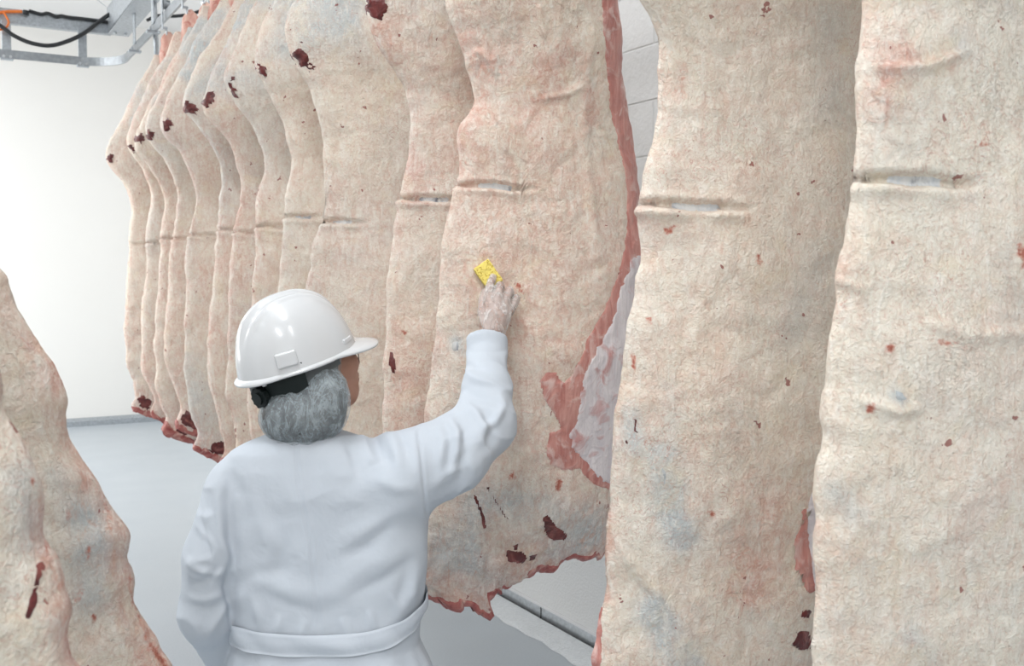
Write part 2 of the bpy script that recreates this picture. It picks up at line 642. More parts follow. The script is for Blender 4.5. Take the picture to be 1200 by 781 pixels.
M['hair'] = mat_meat('dark_hair', (0.012, 0.012, 0.014), (0.045, 0.042, 0.042), (0.02, 0.02, 0.022), (1, 1, 0.08), 160, 0.45)
M['mask'] = simple('white_mask_fabric', (0.82, 0.83, 0.85), 0.8)


def mat_skin():
    t = NT('skin')
    v = t.obj(False)
    n = t.noise(v, 25, 6, 0.6)
    c = t.mix(n, (0.34, 0.165, 0.11), (0.46, 0.245, 0.17))
    t.set(col=c, rough=0.5, sub=0.08, normal=t.bump(t.noise(v, 220, 4), 0.0006))
    t.p.inputs['Subsurface Radius'].default_value = (0.01, 0.004, 0.002)
    return t.m


M['skin'] = mat_skin()


def mat_net():
    """translucent non-woven net: white fibres over see-through gaps"""
    t = NT('hair_net')
    v = t.obj(False)
    n1 = t.noise(t.obj(False, (1.0, 1.0, 0.4)), 40, 6, 0.62, 1.2)
    n2 = t.noise(t.obj(False, (1.0, 1.0, 0.6)), 32, 8, 0.78, 0.8)
    fib = t.ramp(t.math('ABSOLUTE', t.math('SUBTRACT', n1, 0.5)), [(0.0, 1.0), (0.05, 0.0)])
    cover = t.math('ADD', t.math('MULTIPLY', fib, 0.16), t.ramp(n2, [(0.36, 0.10), (0.70, 0.50)]), True)
    t.set(col=(0.62, 0.70, 0.74), rough=0.8, alpha=cover, spec=0.2, normal=t.bump(n2, 0.003))
    return t.m


M['net'] = mat_net()


def mat_glove():
    t = NT('clear_vinyl_glove')
    v = t.obj(False)
    n1 = t.noise(t.obj(False, (1, 1, 0.4)), 26, 4, 0.5, 1.6)
    cr = t.ramp(t.math('ABSOLUTE', t.math('SUBTRACT', n1, 0.5)), [(0.0, 1.0), (0.03, 0.0)])  # crease lines made whiter and more opaque, standing in for highlights
    cover = t.math('ADD', t.math('MULTIPLY', cr, 0.45), t.ramp(t.noise(v, 30, 4), [(0.3, 0.22), (0.7, 0.46)]), True)
    t.set(col=(0.90, 0.88, 0.86), rough=0.22, alpha=cover, spec=0.6, normal=t.bump(cr, 0.0015))
    return t.m


M['glove'] = mat_glove()


def mat_sponge():
    t = NT('yellow_sponge')
    v = t.obj(False)
    vo = t.n('ShaderNodeTexVoronoi'); t.l(v, vo.inputs['Vector']); vo.inputs['Scale'].default_value = 190
    hole = t.ramp(vo.outputs['Distance'], [(0.18, 0.0), (0.38, 1.0)])
    n = t.noise(v, 60, 4)
    hole2 = t.ramp(n, [(0.36, 0.0), (0.46, 1.0)])
    h = t.math('MULTIPLY', hole, hole2)
    c = t.mix(hole, (0.70, 0.48, 0.07), (0.90, 0.73, 0.20))
    t.set(col=c, rough=0.9, spec=0.1, normal=t.bump(h, 0.002))
    return t.m


M['sponge'] = mat_sponge()


def mat_floor():
    t = NT('grey_epoxy_floor')
    v = t.obj(False)
    sp = t.noise(v, 120, 2, 0.6)
    big = t.noise(v, 0.8, 4)
    c = t.mix(t.ramp(sp, [(0.3, 0.0), (0.7, 1.0)]), (0.375, 0.42, 0.46), (0.43, 0.47, 0.51))
    c = t.mix(t.math('MULTIPLY', big, 0.35), c, (0.47, 0.505, 0.535))
    h = t.noise(v, 60, 2, 0.5)
    r = t.ramp(t.noise(v, 2.2, 4), [(0.3, 0.28), (0.7, 0.36)])
    t.set(col=c, rough=r, spec=0.55)
    return t.m


M['floor'] = mat_floor()


def mat_wall(name, col, nscale, bd):
    t = NT(name)
    v = t.obj(False)
    n = t.noise(v, 1.2, 4)
    c = t.mix(n, tuple(k * 0.97 for k in col), col)
    h = t.noise(v, nscale, 3, 0.55)
    t.set(col=c, rough=0.5, spec=0.35, normal=t.bump(h, bd))
    return t.m


M['wall'] = mat_wall('cream_wall_panel', (0.82, 0.81, 0.785), 60, 0.0006)
M['block'] = mat_wall('painted_block', (0.80, 0.79, 0.78), 38, 0.004)
M['pebble'] = mat_wall('pebbled_panel', (0.70, 0.71, 0.715), 85, 0.004)
M['mortar'] = simple('white_mortar', (0.82, 0.81, 0.80), 0.8, 0, 0.03, 40)
M['ceil'] = mat_wall('white_ceiling', (0.8, 0.8, 0.8), 20, 0.001)


def mat_strip():
    t = NT('wet_clear_strip')
    v = t.obj(False)
    n = t.noise(v, 55, 6, 0.65, 0.8)
    c = t.mix(n, (0.60, 0.65, 0.69), (0.92, 0.94, 0.96))
    t.set(col=c, rough=0.10, spec=0.9, coat=0.6, normal=t.bump(n, 0.014))
    return t.m


M['strip'] = mat_strip()

# ------------------------------------------------------------------ the room
XW, YB, ZC = 2.62, 12.35, 4.5
XL, YF = -4.5, -4.0


def struct(name, mb, mat, parent=None):
    o = mb.build(name, mat, parent)
    if parent is None: o['kind'] = 'structure'
    return o


struct('floor', MB().box(((XW + XL) / 2, (YB + YF) / 2, -0.05), (XW - XL + 0.4, YB - YF + 0.4, 0.1)), M['floor'])
struct('ceiling', MB().box(((XW + XL) / 2, (YB + YF) / 2, ZC + 0.05), (XW - XL + 0.4, YB - YF + 0.4, 0.1)), M['ceil'])
struct('wall_back', MB().box(((XW + XL) / 2, YB + 0.1, ZC / 2), (XW - XL + 0.4, 0.2, ZC)), M['wall'])
struct('wall_left', MB().box((XL - 0.1, (YB + YF) / 2, ZC / 2), (0.2, YB - YF, ZC)), M['wall'])
struct('wall_front', MB().box(((XW + XL) / 2, YF - 0.1, ZC / 2), (XW - XL + 0.4, 0.2, ZC)), M['wall'])
wr = struct('wall_right', MB().box((XW + 0.1, (YB + YF) / 2, ZC / 2), (0.2, YB - YF, ZC)), M['mortar'])
MB().box((XW - 0.004, (YB + YF) / 2, 0.42), (0.012, YB - YF, 0.84)).build('lower_panel', M['pebble'], wr)
CH, CLN = 0.2265, 0.46
blk = MB().box((0, 0, 0), (0.02, CLN - 0.005, CH - 0.005), 0.003)
first = None
for j in range(15):
    for i in range(16):
        yy = 0.6 + i * CLN + (CLN / 2 if j % 2 else 0) + 0.27
        zz = 0.845 + CH * (j + 0.5)
        if zz + CH / 2 > ZC: continue
        if first is None:
            first = b = blk.build('block', M['block'], wr)
        else:
            b = first.copy(); COL.objects.link(b)
        b.location = (XW + 0.0055 - random.uniform(0, 0.0015), yy, zz)
# kerb of the right wall: steel face, white cap, clear wet strip on the floor
ys = [(0, y, 0) for y in np.linspace(YF, YB, 30)]
k1 = struct('trim_1', MB().prism([(XW - 0.02, 0, 0.0), (XW - 0.02, 0, 0.07), (XW - 0.011, 0, 0.07), (XW - 0.011, 0, 0.0)], ys), M['galv'])
MB().prism([(XW - 0.026, 0, 0.0705), (XW - 0.026, 0, 0.0795), (XW - 0.0105, 0, 0.083), (XW - 0.0105, 0, 0.0705)], ys).build('kerb_cap', M['plastic'], k1)
for yv in (2.45, 3.35, 4.25, 5.15):
    MB().box((XW - 0.0215, yv, 0.035), (0.002, 0.006, 0.068)).build('joint', M['rubber'], k1)
MB().prism([(XW - 0.04, 0, 0.0), (XW - 0.04, 0, 0.012), (XW - 0.0205, 0, 0.012), (XW - 0.0205, 0, 0.0)], ys).build('sealant', M['rubber'], k1)
V, F = [], []
nn = 260
for i in range(nn + 1):
    y = 1.5 + 7.0 * i / nn
    w = 0.145 + 0.010 * math.sin(y * 9.1) * math.sin(y * 3.3 + 1) + 0.006 * math.sin(y * 31)
    for k in range(7):
        s = k / 6
        V.append((XW - 0.042 - w * s, y, 0.001 + 0.022 * (1 - s) ** 0.6 * (1 if k < 6 else 0)))
for i in range(nn):
    for k in range(6):
        a = i * 7 + k
        F.append((a, a + 1, a + 8, a + 7))
st = mesh_np('trim_2', np.array(V), F, M['strip']); st['kind'] = 'structure'
xs = [(x, 0, 0) for x in np.linspace(XL, XW - 0.03, 4)]
k3 = struct('trim_3', MB().prism([(0, YB - 0.004, 0), (0, YB - 0.05, 0), (0, YB - 0.05, 0.055), (0, YB - 0.004, 0.09)], xs), M['galv'])

# ------------------------------------------------------------------ beef sides
XE = 1.13                                   # the belly edges of the row hang along x = XE


def row_y(u):
    return XE / math.tan(math.atan((u - 600) / FPX) + YAW)


GEN_L = [(0.68, 1.27), (0.76, 1.20), (0.85, 1.145), (0.92, 1.165), (1.0, 1.145), (1.1, 1.115), (1.25, 1.10), (1.45, 1.11), (1.7, 1.13), (1.95, 1.155), (2.13, 1.175), (2.3, 1.12), (2.43, 1.03), (2.5, 1.035), (2.65, 1.10), (2.85, 1.20), (3.0, 1.28), (3.12, 1.33)]
GEN_R = [(0.70, 1.55), (0.9, 1.66), (1.2, 1.72), (1.5, 1.74), (1.8, 1.72), (2.1, 1.70), (2.4, 1.70), (2.6, 1.67), (2.8, 1.61), (3.0, 1.51), (3.12, 1.44)]
GEN_B = [(0, 0.85), (0.1, 0.79), (0.25, 0.75), (0.5, 0.74), (0.7, 0.78), (0.85, 0.88), (1.0, 0.98)]
GEN_T = [(0.70, 0.06), (0.9, 0.09), (1.15, 0.13), (1.5, 0.165), (1.75, 0.155), (1.98, 0.12), (2.15, 0.11), (2.32, 0.15), (2.5, 0.20), (2.7, 0.20), (2.95, 0.13), (3.12, 0.07)]


def curve(pts, x):
    """smooth interpolation through points"""
    p = np.array(sorted(pts)); xs, ysv = p[:, 0], p[:, 1]
    m = np.gradient(ysv, xs)
    x = np.clip(x, xs[0], xs[-1])
    k = np.clip(np.searchsorted(xs, x) - 1, 0, len(xs) - 2)
    h = xs[k + 1] - xs[k]; t = (x - xs[k]) / h
    return ((2 * t**3 - 3 * t**2 + 1) * ysv[k] + (t**3 - 2 * t**2 + t) * h * m[k] + (-2 * t**3 + 3 * t**2) * ysv[k + 1] + (t**3 - t**2) * h * m[k + 1])


def from_pixels(pts, y):
    return [(float(q[2]), float(q[0])) for q in (pix_y(u, v, y) for u, v in pts)]


def splice(px_pts, gen):
    """pixel-measured outline where we have it, the common outline elsewhere"""
    zs = [p[0] for p in px_pts]
    lo, hi = min(zs), max(zs)
    return sorted(px_pts + [g for g in gen if g[0] < lo - 0.1 or g[0] > hi + 0.1])


BVH = {}


def beef_side(y, label, seed, na=120, nz=300, L=GEN_L, R=GEN_R, B=GEN_B, T=GEN_T, tscale=1.0, cut=(1.9, 0.16, 0.0), feats=None, blobs=(), tint=(0.25, 0.2, 0.3), aitch=True, base_x=1.4, group='beef sides hanging in the row', keep=None, mirror=False, lump=1.0, neck=0.03, cavity=False):
    root = empty('beef_side', (base_x, y, 0))
    tag(root, label, 'beef carcass', group)
    th = 2 * math.pi * (np.arange(na) / na)
    # spread the ring samples evenly over the outline rather than bunching them at the edges
    fr = 0.5 - 0.5 * np.cos(th)
    lin = np.where(th <= math.pi, th / math.pi, 2 - th / math.pi)
    s1 = 0.45 * fr + 0.55 * lin
    front1 = th <= math.pi
    t1 = np.linspace(0, 1, nz)
    t1 = 0.06 * (0.5 - 0.5 * np.cos(math.pi * t1)) + 0.94 * t1
    S, Tt = np.meshgrid(s1, t1)
    Fm = np.broadcast_to(front1, S.shape)
    S, Tt, Fm = S.ravel(), Tt.ravel(), Fm.ravel()
    q = np.stack([S * 14, np.zeros_like(S), np.full_like(S, seed * 3.1)], 1)
    jag = fbm(q, seed, 2)
    zb = np.interp(S, *zip(*B)) - 0.035 * np.clip(jag, 0, 1) ** 1.0 - 0.004 * perlin(q * 4, seed + 2)
    ztop = max(l[0] for l in L)
    Z = zb + (ztop - zb) * Tt
    zq = np.stack([Z * 9, np.full_like(Z, seed * 1.7), Z * 0], 1)
    eL = 0.010 * fbm(zq * 0.6, seed + 5, 2) + 0.0016 * perlin(zq * 4, seed + 4)
    eR = (0.010 * lump ** 2) * fbm(zq * (0.6 if lump == 1 else 1.3), seed + 9, 2) + 0.0016 * perlin(zq * 4, seed + 7)
    Lx, Rx = curve(L, Z) + eL, curve(R, Z) + eR
    X = Lx + (Rx - Lx) * S
    Tz = curve(T, Z) * tscale
    endf = np.clip(Tt * 14, 0, 1) ** 0.5 * np.clip((1 - Tt) * 14, 0, 1) ** 0.5
    sw = (1 - S) if mirror else S
    prof = np.clip(sw, 0, 1) ** 0.85 * np.clip(1 - sw, 0, 1) ** 0.4 * 2.15
    rim = np.clip(np.minimum(S, 1 - S) * 25, 0, 1) ** 0.5          # blunt cut edge
    yf = -(Tz * prof * 0.82 + 0.012 * rim) * (0.25 + 0.75 * endf)
    yb = (Tz * 0.34 * np.sin(math.pi * np.clip(S, 0, 1)) + 0.012 * rim) * (0.25 + 0.75 * endf)
    Y = np.where(Fm, yf, yb) + y
    P = np.stack([X, Y, Z], 1)
    idx = np.arange(na * nz).reshape(nz, na)
    a = idx[:-1]; b = idx[1:]
    Q = np.stack([a, np.roll(a, -1, 1), np.roll(b, -1, 1), b], -1).reshape(-1, 4)
    N = vert_normals(P, Q)
    if (N[(Fm) & (S > 0.4) & (S < 0.6)][:, 1]).mean() > 0:
        Q = Q[:, ::-1].copy(); N = -N
    pn = P + seed * 5.0
    w1 = fbm(pn * 3.2, seed, 2)
    warp = np.stack([perlin(pn * 9, seed + 1), perlin(pn * 9, seed + 11), perlin(pn * 9, seed + 21)], 1)
    w2 = fbm(pn * 13 + warp * 0.9, seed + 2, 3)
    ridg = 1 - np.abs(perlin(pn * np.array([46, 46, 60]) + warp * 2.6, seed + 3)) * 2
    ridg2 = 1 - np.abs(perlin(pn * np.array([95, 95, 110]) + warp * 3.5, seed + 6)) * 2
    patchy = ss(-0.25, 0.45, perlin(pn * 4.3, seed + 8))
    disp = lump * 0.014 * w1 + 0.0042 * w2 + patchy * (0.0006 * np.clip(ridg, -0.4, 1) + 0.0006 * ridg2)
    low0 = 1 - ss(0.0, 0.32, Z - zb)
    disp += low0 * (0.007 * np.abs(fbm(pn * 11 + warp, seed + 71, 3)) + 0.003 * perlin(pn * 42, seed + 72))
    # loose folds near the edge
    edge = (1 - ss(0.0, 0.22, (1 - S) if mirror else S))
    disp += edge * (0.0045 * lump ** 3) * perlin(pn * np.array([5, 5, 15]), seed + 12)
    # rib cut: a slit with raised lips, running in from the belly edge
    zc, ln, slope = cut
    xl = (Rx - X) if mirror else (X - Lx)
    zline = zc + slope * xl + 0.006 * perlin(np.stack([X * 18, X * 0, X * 0 + seed], 1), seed)
    dz = Z - zline
    env = (1 - ss(ln * 0.6, ln, xl)) * Fm if ln > 0 else np.zeros(len(X))
    ln = max(ln, 1e-3)
    disp += env * (-0.016 * np.exp(-(dz / (0.0035 + 0.0055 * np.sin(math.pi * np.clip(xl / ln, 0, 1) ** 0.7))) ** 4) + (0.007 + 0.006 * perlin(np.stack([X * 22, X * 0 + 3, X * 0 + seed], 1), seed + 61)) * np.exp(-((dz + 0.016) / 0.009) ** 2) + 0.002 * np.exp(-((dz - 0.014) / 0.008) ** 2))
    u, v, dep = project(P)
    pinkm = np.full(len(P), tint[0]) * (0.6 + 0.8 * ss(-0.4, 0.5, perlin(pn * 2.6, seed + 31)))
    bluem = tint[1] * ss(-0.35 if tint[1] > 0.42 else 0.0, 0.55, perlin(pn * np.array([3.2, 3.2, 2.0]), seed + 33))  # high values spread wider, greying the far sides as if shaded
    palem = np.full(len(P), tint[2])
    pinkm += (1 - ss(0, 0.04, xl)) * 0.35 * ss(-0.1, 0.4, perlin(pn * np.array([8, 8, 5]), seed + 36))
    lowb = 1 - ss(0.02, 0.25, Z - zb)
    pinkm += 0.55 * lowb
    bluem += 0.85 * ss(2.38, 2.55, Z) * ss(-0.25, 0.15, perlin(pn * 4, seed + 35))
    blood = np.zeros(len(P))
    bluem += 0.35 * lowb * ss(-0.2, 0.3, perlin(pn * 5, seed + 37))  # grey at the low end: partly own tone, partly painted shade from above
    for kind, pts, wdt, amp in blobs:
        d, _ = polyline_dist(u, v, pts)
        g = amp * np.exp(-(d / wdt) ** 2) * Fm
        if kind == 'pink': pinkm += g
        elif kind == 'blue': bluem += g
        elif kind == 'pale': palem += g
        elif kind == 'blood': blood += g
        elif kind == 'ridge': disp += g
    for nm_, pts_, *_r in (feats or []):
        if nm_ == 'clot': blood = np.maximum(blood, 0.85 * ss(-4.0, 2.5, poly_sd(u, v, pts_)) * Fm)
    P = P + N * disp[:, None]
    N = vert_normals(P, Q)
    org = np.array([base_x, y, 0])
    tintc = np.clip(np.stack([pinkm, bluem, palem, blood], 1), 0, 1)
    mesh_np('fat_cover', P - org, Q, M['fat'], root, True, {'tint': tintc})
    if keep: BVH[keep] = BVHTree.FromPolygons(P.tolist(), Q.tolist())
    rag = fbm(pn * 45 + warp * 1.5, seed + 41, 3)
    rag_big = fbm(pn * 14, seed + 43, 3)

    def patch(name, sd, mat, hgt=0.002, depth=0.006, rough=0.004, lbl=None):
        sdn = sd + rough * rag
        selv = sdn > -depth * 1.3
        fsel = selv[Q].all(1)
        if fsel.sum() < 3: return None
        qf = Q[fsel]
        used, inv = np.unique(qf.ravel(), return_inverse=True)
        off = np.clip(sdn[used], -depth, hgt)
        pv = P[used] + N[used] * off[:, None] - org
        o = mesh_np(name, pv, inv.reshape(-1, 4), M[mat], root)
        if lbl: o['label'] = lbl
        return o

    # ragged red neck end
    patch('neck_meat', (neck + 0.03 * rag_big - (Z - zb)) * 0.6, 'neck', 0.003, 0.006, 0.002, 'ragged red meat at the neck end')
    # slit interior
    sdc = np.minimum(np.minimum(0.0030 + 0.004 * np.sin(math.pi * np.clip(xl / ln, 0, 1)) - np.abs(dz), (ln * 0.62 - xl)), xl - ln * 0.2)
    sdc = np.where(Fm, sdc, -1)
    if nz > 300: patch('rib_cut', sdc, 'cut', 0.001, 0.004, 0.0004, 'grey rib showing in the slit')
    if cavity:
        cxv = 0.10 + 0.05 * math.sin(seed * 2.1)
        sdv = 0.042 + 0.03 * rag_big + 0.006 * rag - np.hypot((xl - cxv) * 0.75, (Z - zb - 0.085) * 1.0)
        patch('neck_cavity', np.where(Fm, sdv, -1), 'dark_meat', 0.0015, 0.005, 0.003, 'dark hollow cut at the neck')
    if aitch:
        az, ax = 2.445, None
        d3 = np.sqrt(((Z - az) / 1.3) ** 2 + (xl - 0.02) ** 2)
        sda = np.where(Fm | (xl < 0.03), 0.021 + 0.022 * rag_big + 0.008 * rag - d3, -1)
        patch('aitch_bone', sda, 'dark_meat', 0.005, 0.006, 0.006, 'dark red cut bone end')
    # small clots and gashes along the edge
    for (name, pts, mat, hg, rg) in (feats or []):
        if name == 'clot': continue
        k = np.median(dep[(np.abs(u - pts[0][0]) < 60) & (np.abs(v - pts[0][1]) < 60)]) if True else 1
        sd = poly_sd(u, v, pts) * k / FPX
        sd = np.where(Fm & (N[:, 1] < 0.6), sd, -1)
        patch(name, sd, mat, hg, 0.005, rg)
    # shank: bare pink leg end rising to the hook
    lt = (curve(L, np.array([ztop]))[0] + curve(R, np.array([ztop]))[0]) / 2
    zz = np.linspace(ztop - 0.16, ztop + 0.14, 22)
    V = []
    for i, z in enumerate(zz):
        k = i / 21
        r = (0.074 - 0.036 * k) * (1 - max(0, (k - 0.8) / 0.2) ** 2 * 0.75)
        for jn in range(20):
            an = 2 * math.pi * jn / 20
            V.append((lt + 0.03 + r * 1.1 * math.cos(an), y - 0.02 + r * 0.85 * math.sin(an), z))
    V = np.array(V)
    V += 0.010 * np.stack([perlin(V * 14 + k * 9, seed + 50 + k) for k in range(3)], 1)
    F = [(i * 20 + j, i * 20 + (j + 1) % 20, (i + 1) * 20 + (j + 1) % 20, (i + 1) * 20 + j) for i in range(21) for j in range(20)]
    F.append(tuple(21 * 20 + j for j in range(20)))
    mesh_np('shank', V - org, F, M['shank'], root)
    return root, lt + 0.03, ztop


# --- the three nearest sides of the row, outlines measured on the photograph
ROW = {}
y1, y2, y3, y4 = row_y(985), row_y(740), row_y(516), row_y(455)
L1 = splice(from_pixels([(1012, 110), (1018, 60), (1005, 150), (1000, 190), (992, 250), (985, 320), (975, 420), (966, 520), (958, 600), (953, 690), (948, 781)], y1), GEN_L)
ROW[1] = beef_side(y1, 'cream beef side filling the right edge of the photo, nearest in the row', 1, 170, 520, L=L1, cut=(1.855, 0.19, -0.03), tint=(0.16, 0.12, 0.5),
                   blobs=[('blue', [(1048, 462), (1056, 468)], 9, 1.0), ('blue', [(980, 575), (1000, 600)], 14, 0.6), ('blue', [(1070, 745), (1090, 781)], 16, 0.7), ('blue', [(1118, 45), (1125, 55)], 9, 0.6),
                          ('pink', [(1035, 125), (1045, 65)], 18, 0.9), ('pink', [(1040, 70), (1110, 75)], 10, 0.5), ('ridge', [(1030, 84), (1080, 82), (1130, 62)], 5, 0.008), ('ridge', [(1010, 470), (1050, 483), (1070, 478)], 6, 0.008), ('ridge', [(1090, 380), (1140, 395), (1200, 390)], 8, 0.007), ('ridge', [(985, 330), (1010, 338)], 5, 0.006)],
                   feats=[('clot', [(1038, 404), (1048, 403), (1046, 414), (1037, 413)], 'dark_meat', 0.001, 0.003), ('clot', [(1012, 474), (1020, 472), (1021, 483), (1012, 484)], 'dark_meat', 0.001, 0.003), ('clot', [(1098, 398), (1120, 402), (1110, 405), (1099, 404)], 'dark_meat', 0.001, 0.003),
                          ('clot', [(1142, 165), (1160, 168), (1150, 172)], 'dark_meat', 0.001, 0.002), ('bruise', [(1042, 455), (1058, 462), (1062, 470), (1048, 466)], 'blue', 0.001, 0.003), ('clot', [(1192, 285), (1200, 290), (1198, 315), (1192, 300)], 'dark_meat', 0.001, 0.003)])
L2 = splice(from_pixels([(748, 0), (764, 40), (770, 80), (770, 120), (764, 170), (757, 210), (752, 245), (747, 290), (740, 340), (733, 400), (722, 470), (712, 540), (706, 600), (706, 650), (708, 690), (702, 740), (698, 781)], y2), GEN_L)
ROW[2] = beef_side(y2, 'cream beef side right of the wiped one, blue grey bruises low down', 2, 170, 520, L=L2, cut=(1.845, 0.20, -0.03), tint=(0.20, 0.14, 0.42),
                   blobs=[('blue', [(740, 490), (745, 520)], 16, 0.8), ('blue', [(778, 540), (785, 590), (800, 630)], 20, 1.5), ('blue', [(770, 720), (800, 775)], 22, 1.5), ('blue', [(785, 450), (790, 500)], 14, 0.4), ('blue', [(960, 20), (975, 120)], 26, 0.35), ('blue', [(930, 380), (960, 300)], 22, 0.4),
                          ('pink', [(800, 80), (795, 115)], 8, 0.8), ('pink', [(710, 600), (708, 700)], 10, 0.6), ('pink', [(900, 590), (890, 680)], 30, 0.5), ('pink', [(870, 640), (880, 700)], 22, 0.4), ('ridge', [(740, 660), (790, 720), (830, 781)], 7, 0.006), ('ridge', [(725, 640), (760, 690)], 5, 0.005)],
                   feats=[('dark_muscle', [(938, 592), (946, 598), (952, 640), (956, 690), (944, 695), (931, 670), (932, 640), (940, 620)], 'muscle', 0.003, 0.004), ('silver_membrane', [(945, 600), (953, 570), (958, 600), (962, 700), (950, 690), (948, 650)], 'membrane', 0.005, 0.004), ('dark_muscle', [(930, 735), (945, 738), (960, 755), (942, 762), (926, 758)], 'dark_meat', 0.002, 0.005), ('dark_muscle', [(936, 712), (948, 714), (944, 724), (935, 722)], 'dark_meat', 0.002, 0.003),
                          ('edge_muscle', [(700, 690), (706, 695), (705, 781), (690, 790), (690, 700)], 'muscle', 0.003, 0.003), ('bruise', [(742, 490), (746, 492), (748, 510), (743, 506)], 'dark_meat', 0.001, 0.002), ('bruise', [(731, 515), (738, 518), (736, 528)], 'dark_meat', 0.001, 0.002), ('bruise', [(776, 550), (780, 552), (782, 575), (778, 572)], 'blue', 0.001, 0.002),
                          ('clot', [(778, 268), (790, 265), (788, 274), (780, 275)], 'dark_meat', 0.001, 0.003), ('clot', [(829, 599), (839, 602), (836, 608)], 'dark_meat', 0.001, 0.003), ('clot', [(884, 298), (889, 297), (890, 310), (886, 312)], 'dark_meat', 0.001, 0.002), ('clot', [(757, 374), (763, 373), (763, 381)], 'dark_meat', 0.001, 0.002), ('clot', [(740, 415), (744, 416), (743, 434), (740, 430)], 'dark_meat', 0.001, 0.001)])
L3 = splice(from_pixels([(523, 0), (534, 35), (546, 70), (551, 100), (552, 125), (546, 142), (539, 152), (540, 185), (539, 210), (530, 245), (522, 290), (516, 330), (509, 390), (502, 440), (498, 490), (494, 600), (490, 680)], y3), GEN_L)
R3 = splice(from_pixels([(706, 0), (713, 60), (722, 120), (735, 180), (742, 235), (744, 280), (738, 340), (730, 400), (722, 460), (715, 510), (710, 570), (712, 640)], y3), GEN_R)
B3p = from_pixels([(492, 690), (505, 702), (525, 706), (548, 712), (562, 702), (580, 688), (605, 678), (630, 664), (660, 652), (690, 650), (712, 645)], y3)
xa, xb = B3p[0][1], B3p[-1][1]
B3 = [((x - xa) / (xb - xa), z) for z, x in B3p]
B3 = sorted(B3 + [(sq + dq, float(np.interp(sq + dq, *zip(*B3))) - hq) for sq, hq in ((0.262, 0.030), (0.375, 0.028), (0.09, 0.012)) for dq, hq in ((-0.022, 0), (0, hq), (0.022, 0))])
MUS = [(704, -90), (706, 40), (710, 80), (715, 125), (726, 170), (735, 220), (736, 270), (728, 310), (716, 345), (701, 375), (689, 395), (681, 415), (669, 440), (661, 452), (652, 437), (640, 436), (633, 448), (637, 468), (650, 486), (658, 504), (645, 509), (640, 528), (645, 545), (660, 552), (680, 550), (698, 570), (725, 578), (765, 500), (765, 200), (735, 40), (735, -90)]
MEM = [(741, 300), (729, 335), (719, 372), (703, 400), (693, 420), (680, 446), (681, 470), (676, 495), (668, 512), (672, 530), (690, 545), (702, 563), (720, 572), (762, 480), (760, 300)]
ROW[3] = beef_side(y3, 'beef side wiped with the yellow sponge, pink muscle strip down its right edge', 3, 220, 640, L=L3, R=R3, B=B3, cut=(1.945, 0.20, -0.06), tint=(0.40, 0.10, 0.6), keep='main', neck=0.016,
                   blobs=[('pink', [(560, 330), (600, 380)], 35, 0.35), ('pink', [(655, 70), (640, 100)], 22, 0.7), ('pink', [(690, 110), (695, 140)], 8, 0.9), ('pink', [(545, 45), (570, 75)], 14, 0.5), ('blue', [(535, 400), (540, 410)], 9, 0.9), ('blue', [(520, 640), (560, 670)], 26, 0.8), ('blue', [(600, 590), (690, 610)], 24, 0.8), ('blue', [(560, 590), (540, 640)], 24, 0.8), ('blue', [(650, 640), (700, 630)], 16, 0.7),
                          ('pale', [(700, 30), (690, 200)], 30, 0.5), ('pale', [(590, 600), (620, 630)], 26, 0.7), ('ridge', [(560, 60), (575, 72), (580, 85)], 4, 0.008), ('ridge', [(640, 115), (665, 110), (678, 102)], 4, 0.008), ('ridge', [(632, 10), (637, 40)], 4, 0.008), ('ridge', [(592, 440), (600, 500)], 30, -0.006), ('ridge', [(575, 668), (600, 655), (640, 640)], 7, 0.010), ('ridge', [(690, 40), (684, 160), (700, 300)], 6, 0.006)],
                   feats=[('muscle_strip', MUS, 'muscle', 0.0015, 0.004), ('silver_membrane', MEM, 'membrane', 0.003, 0.009),
                          ('dark_gash', [(634, 606), (642, 603), (652, 616), (664, 625), (662, 633), (648, 634), (638, 626)], 'dark_meat', 0.001, 0.003), ('dark_gash', [(593, 645), (612, 645), (617, 652), (612, 660), (594, 658)], 'dark_meat', 0.001, 0.003), ('dark_gash', [(619, 650), (629, 647), (628, 656), (620, 658)], 'dark_meat', 0.001, 0.002),
                          ('dark_gash', [(555, 580), (560, 584), (572, 618), (567, 620)], 'dark_meat', 0.001, 0.003), ('dark_gash', [(568, 571), (573, 570), (590, 600), (597, 609), (590, 606)], 'dark_meat', 0.001, 0.003), ('dark_gash', [(600, 640), (606, 636), (608, 644), (602, 645)], 'dark_meat', 0.001, 0.002),
                          ('clot', [(604, 330), (610, 332), (615, 344), (608, 340)], 'dark_meat', 0.001, 0.002), ('clot', [(596, 555), (602, 554), (603, 560), (597, 561)], 'dark_meat', 0.001, 0.002), ('bruise', [(528, 400), (537, 400), (538, 412), (530, 412)], 'blue', 0.001, 0.003), ('clot', [(653, 562), (660, 564), (656, 576), (650, 574)], 'dark_meat', 0.001, 0.002)])
L4 = splice(from_pixels([(428, 0), (438, 40), (455, 75), (472, 110), (480, 140), (478, 190), (468, 235), (459, 290), (452, 340), (449, 420), (448, 495)], y4), GEN_L)
ROW[4] = beef_side(y4, 'grey pink beef side just left of the one being wiped with the sponge', 4, 130, 420, L=L4, cut=(1.93, 0.20, -0.05), tint=(0.42, 0.2, 0.3),
                   blobs=[('pink', [(450, 40), (460, 60)], 16, 0.6), ('pink', [(480, 190), (485, 230)], 14, 0.7)],
                   feats=[('dark_gash', [(456, 410), (460, 412), (466, 436), (460, 440), (455, 425)], 'dark_meat', 0.001, 0.003), ('clot', [(470, 388), (476, 388), (475, 394)], 'dark_meat', 0.001, 0.002)])
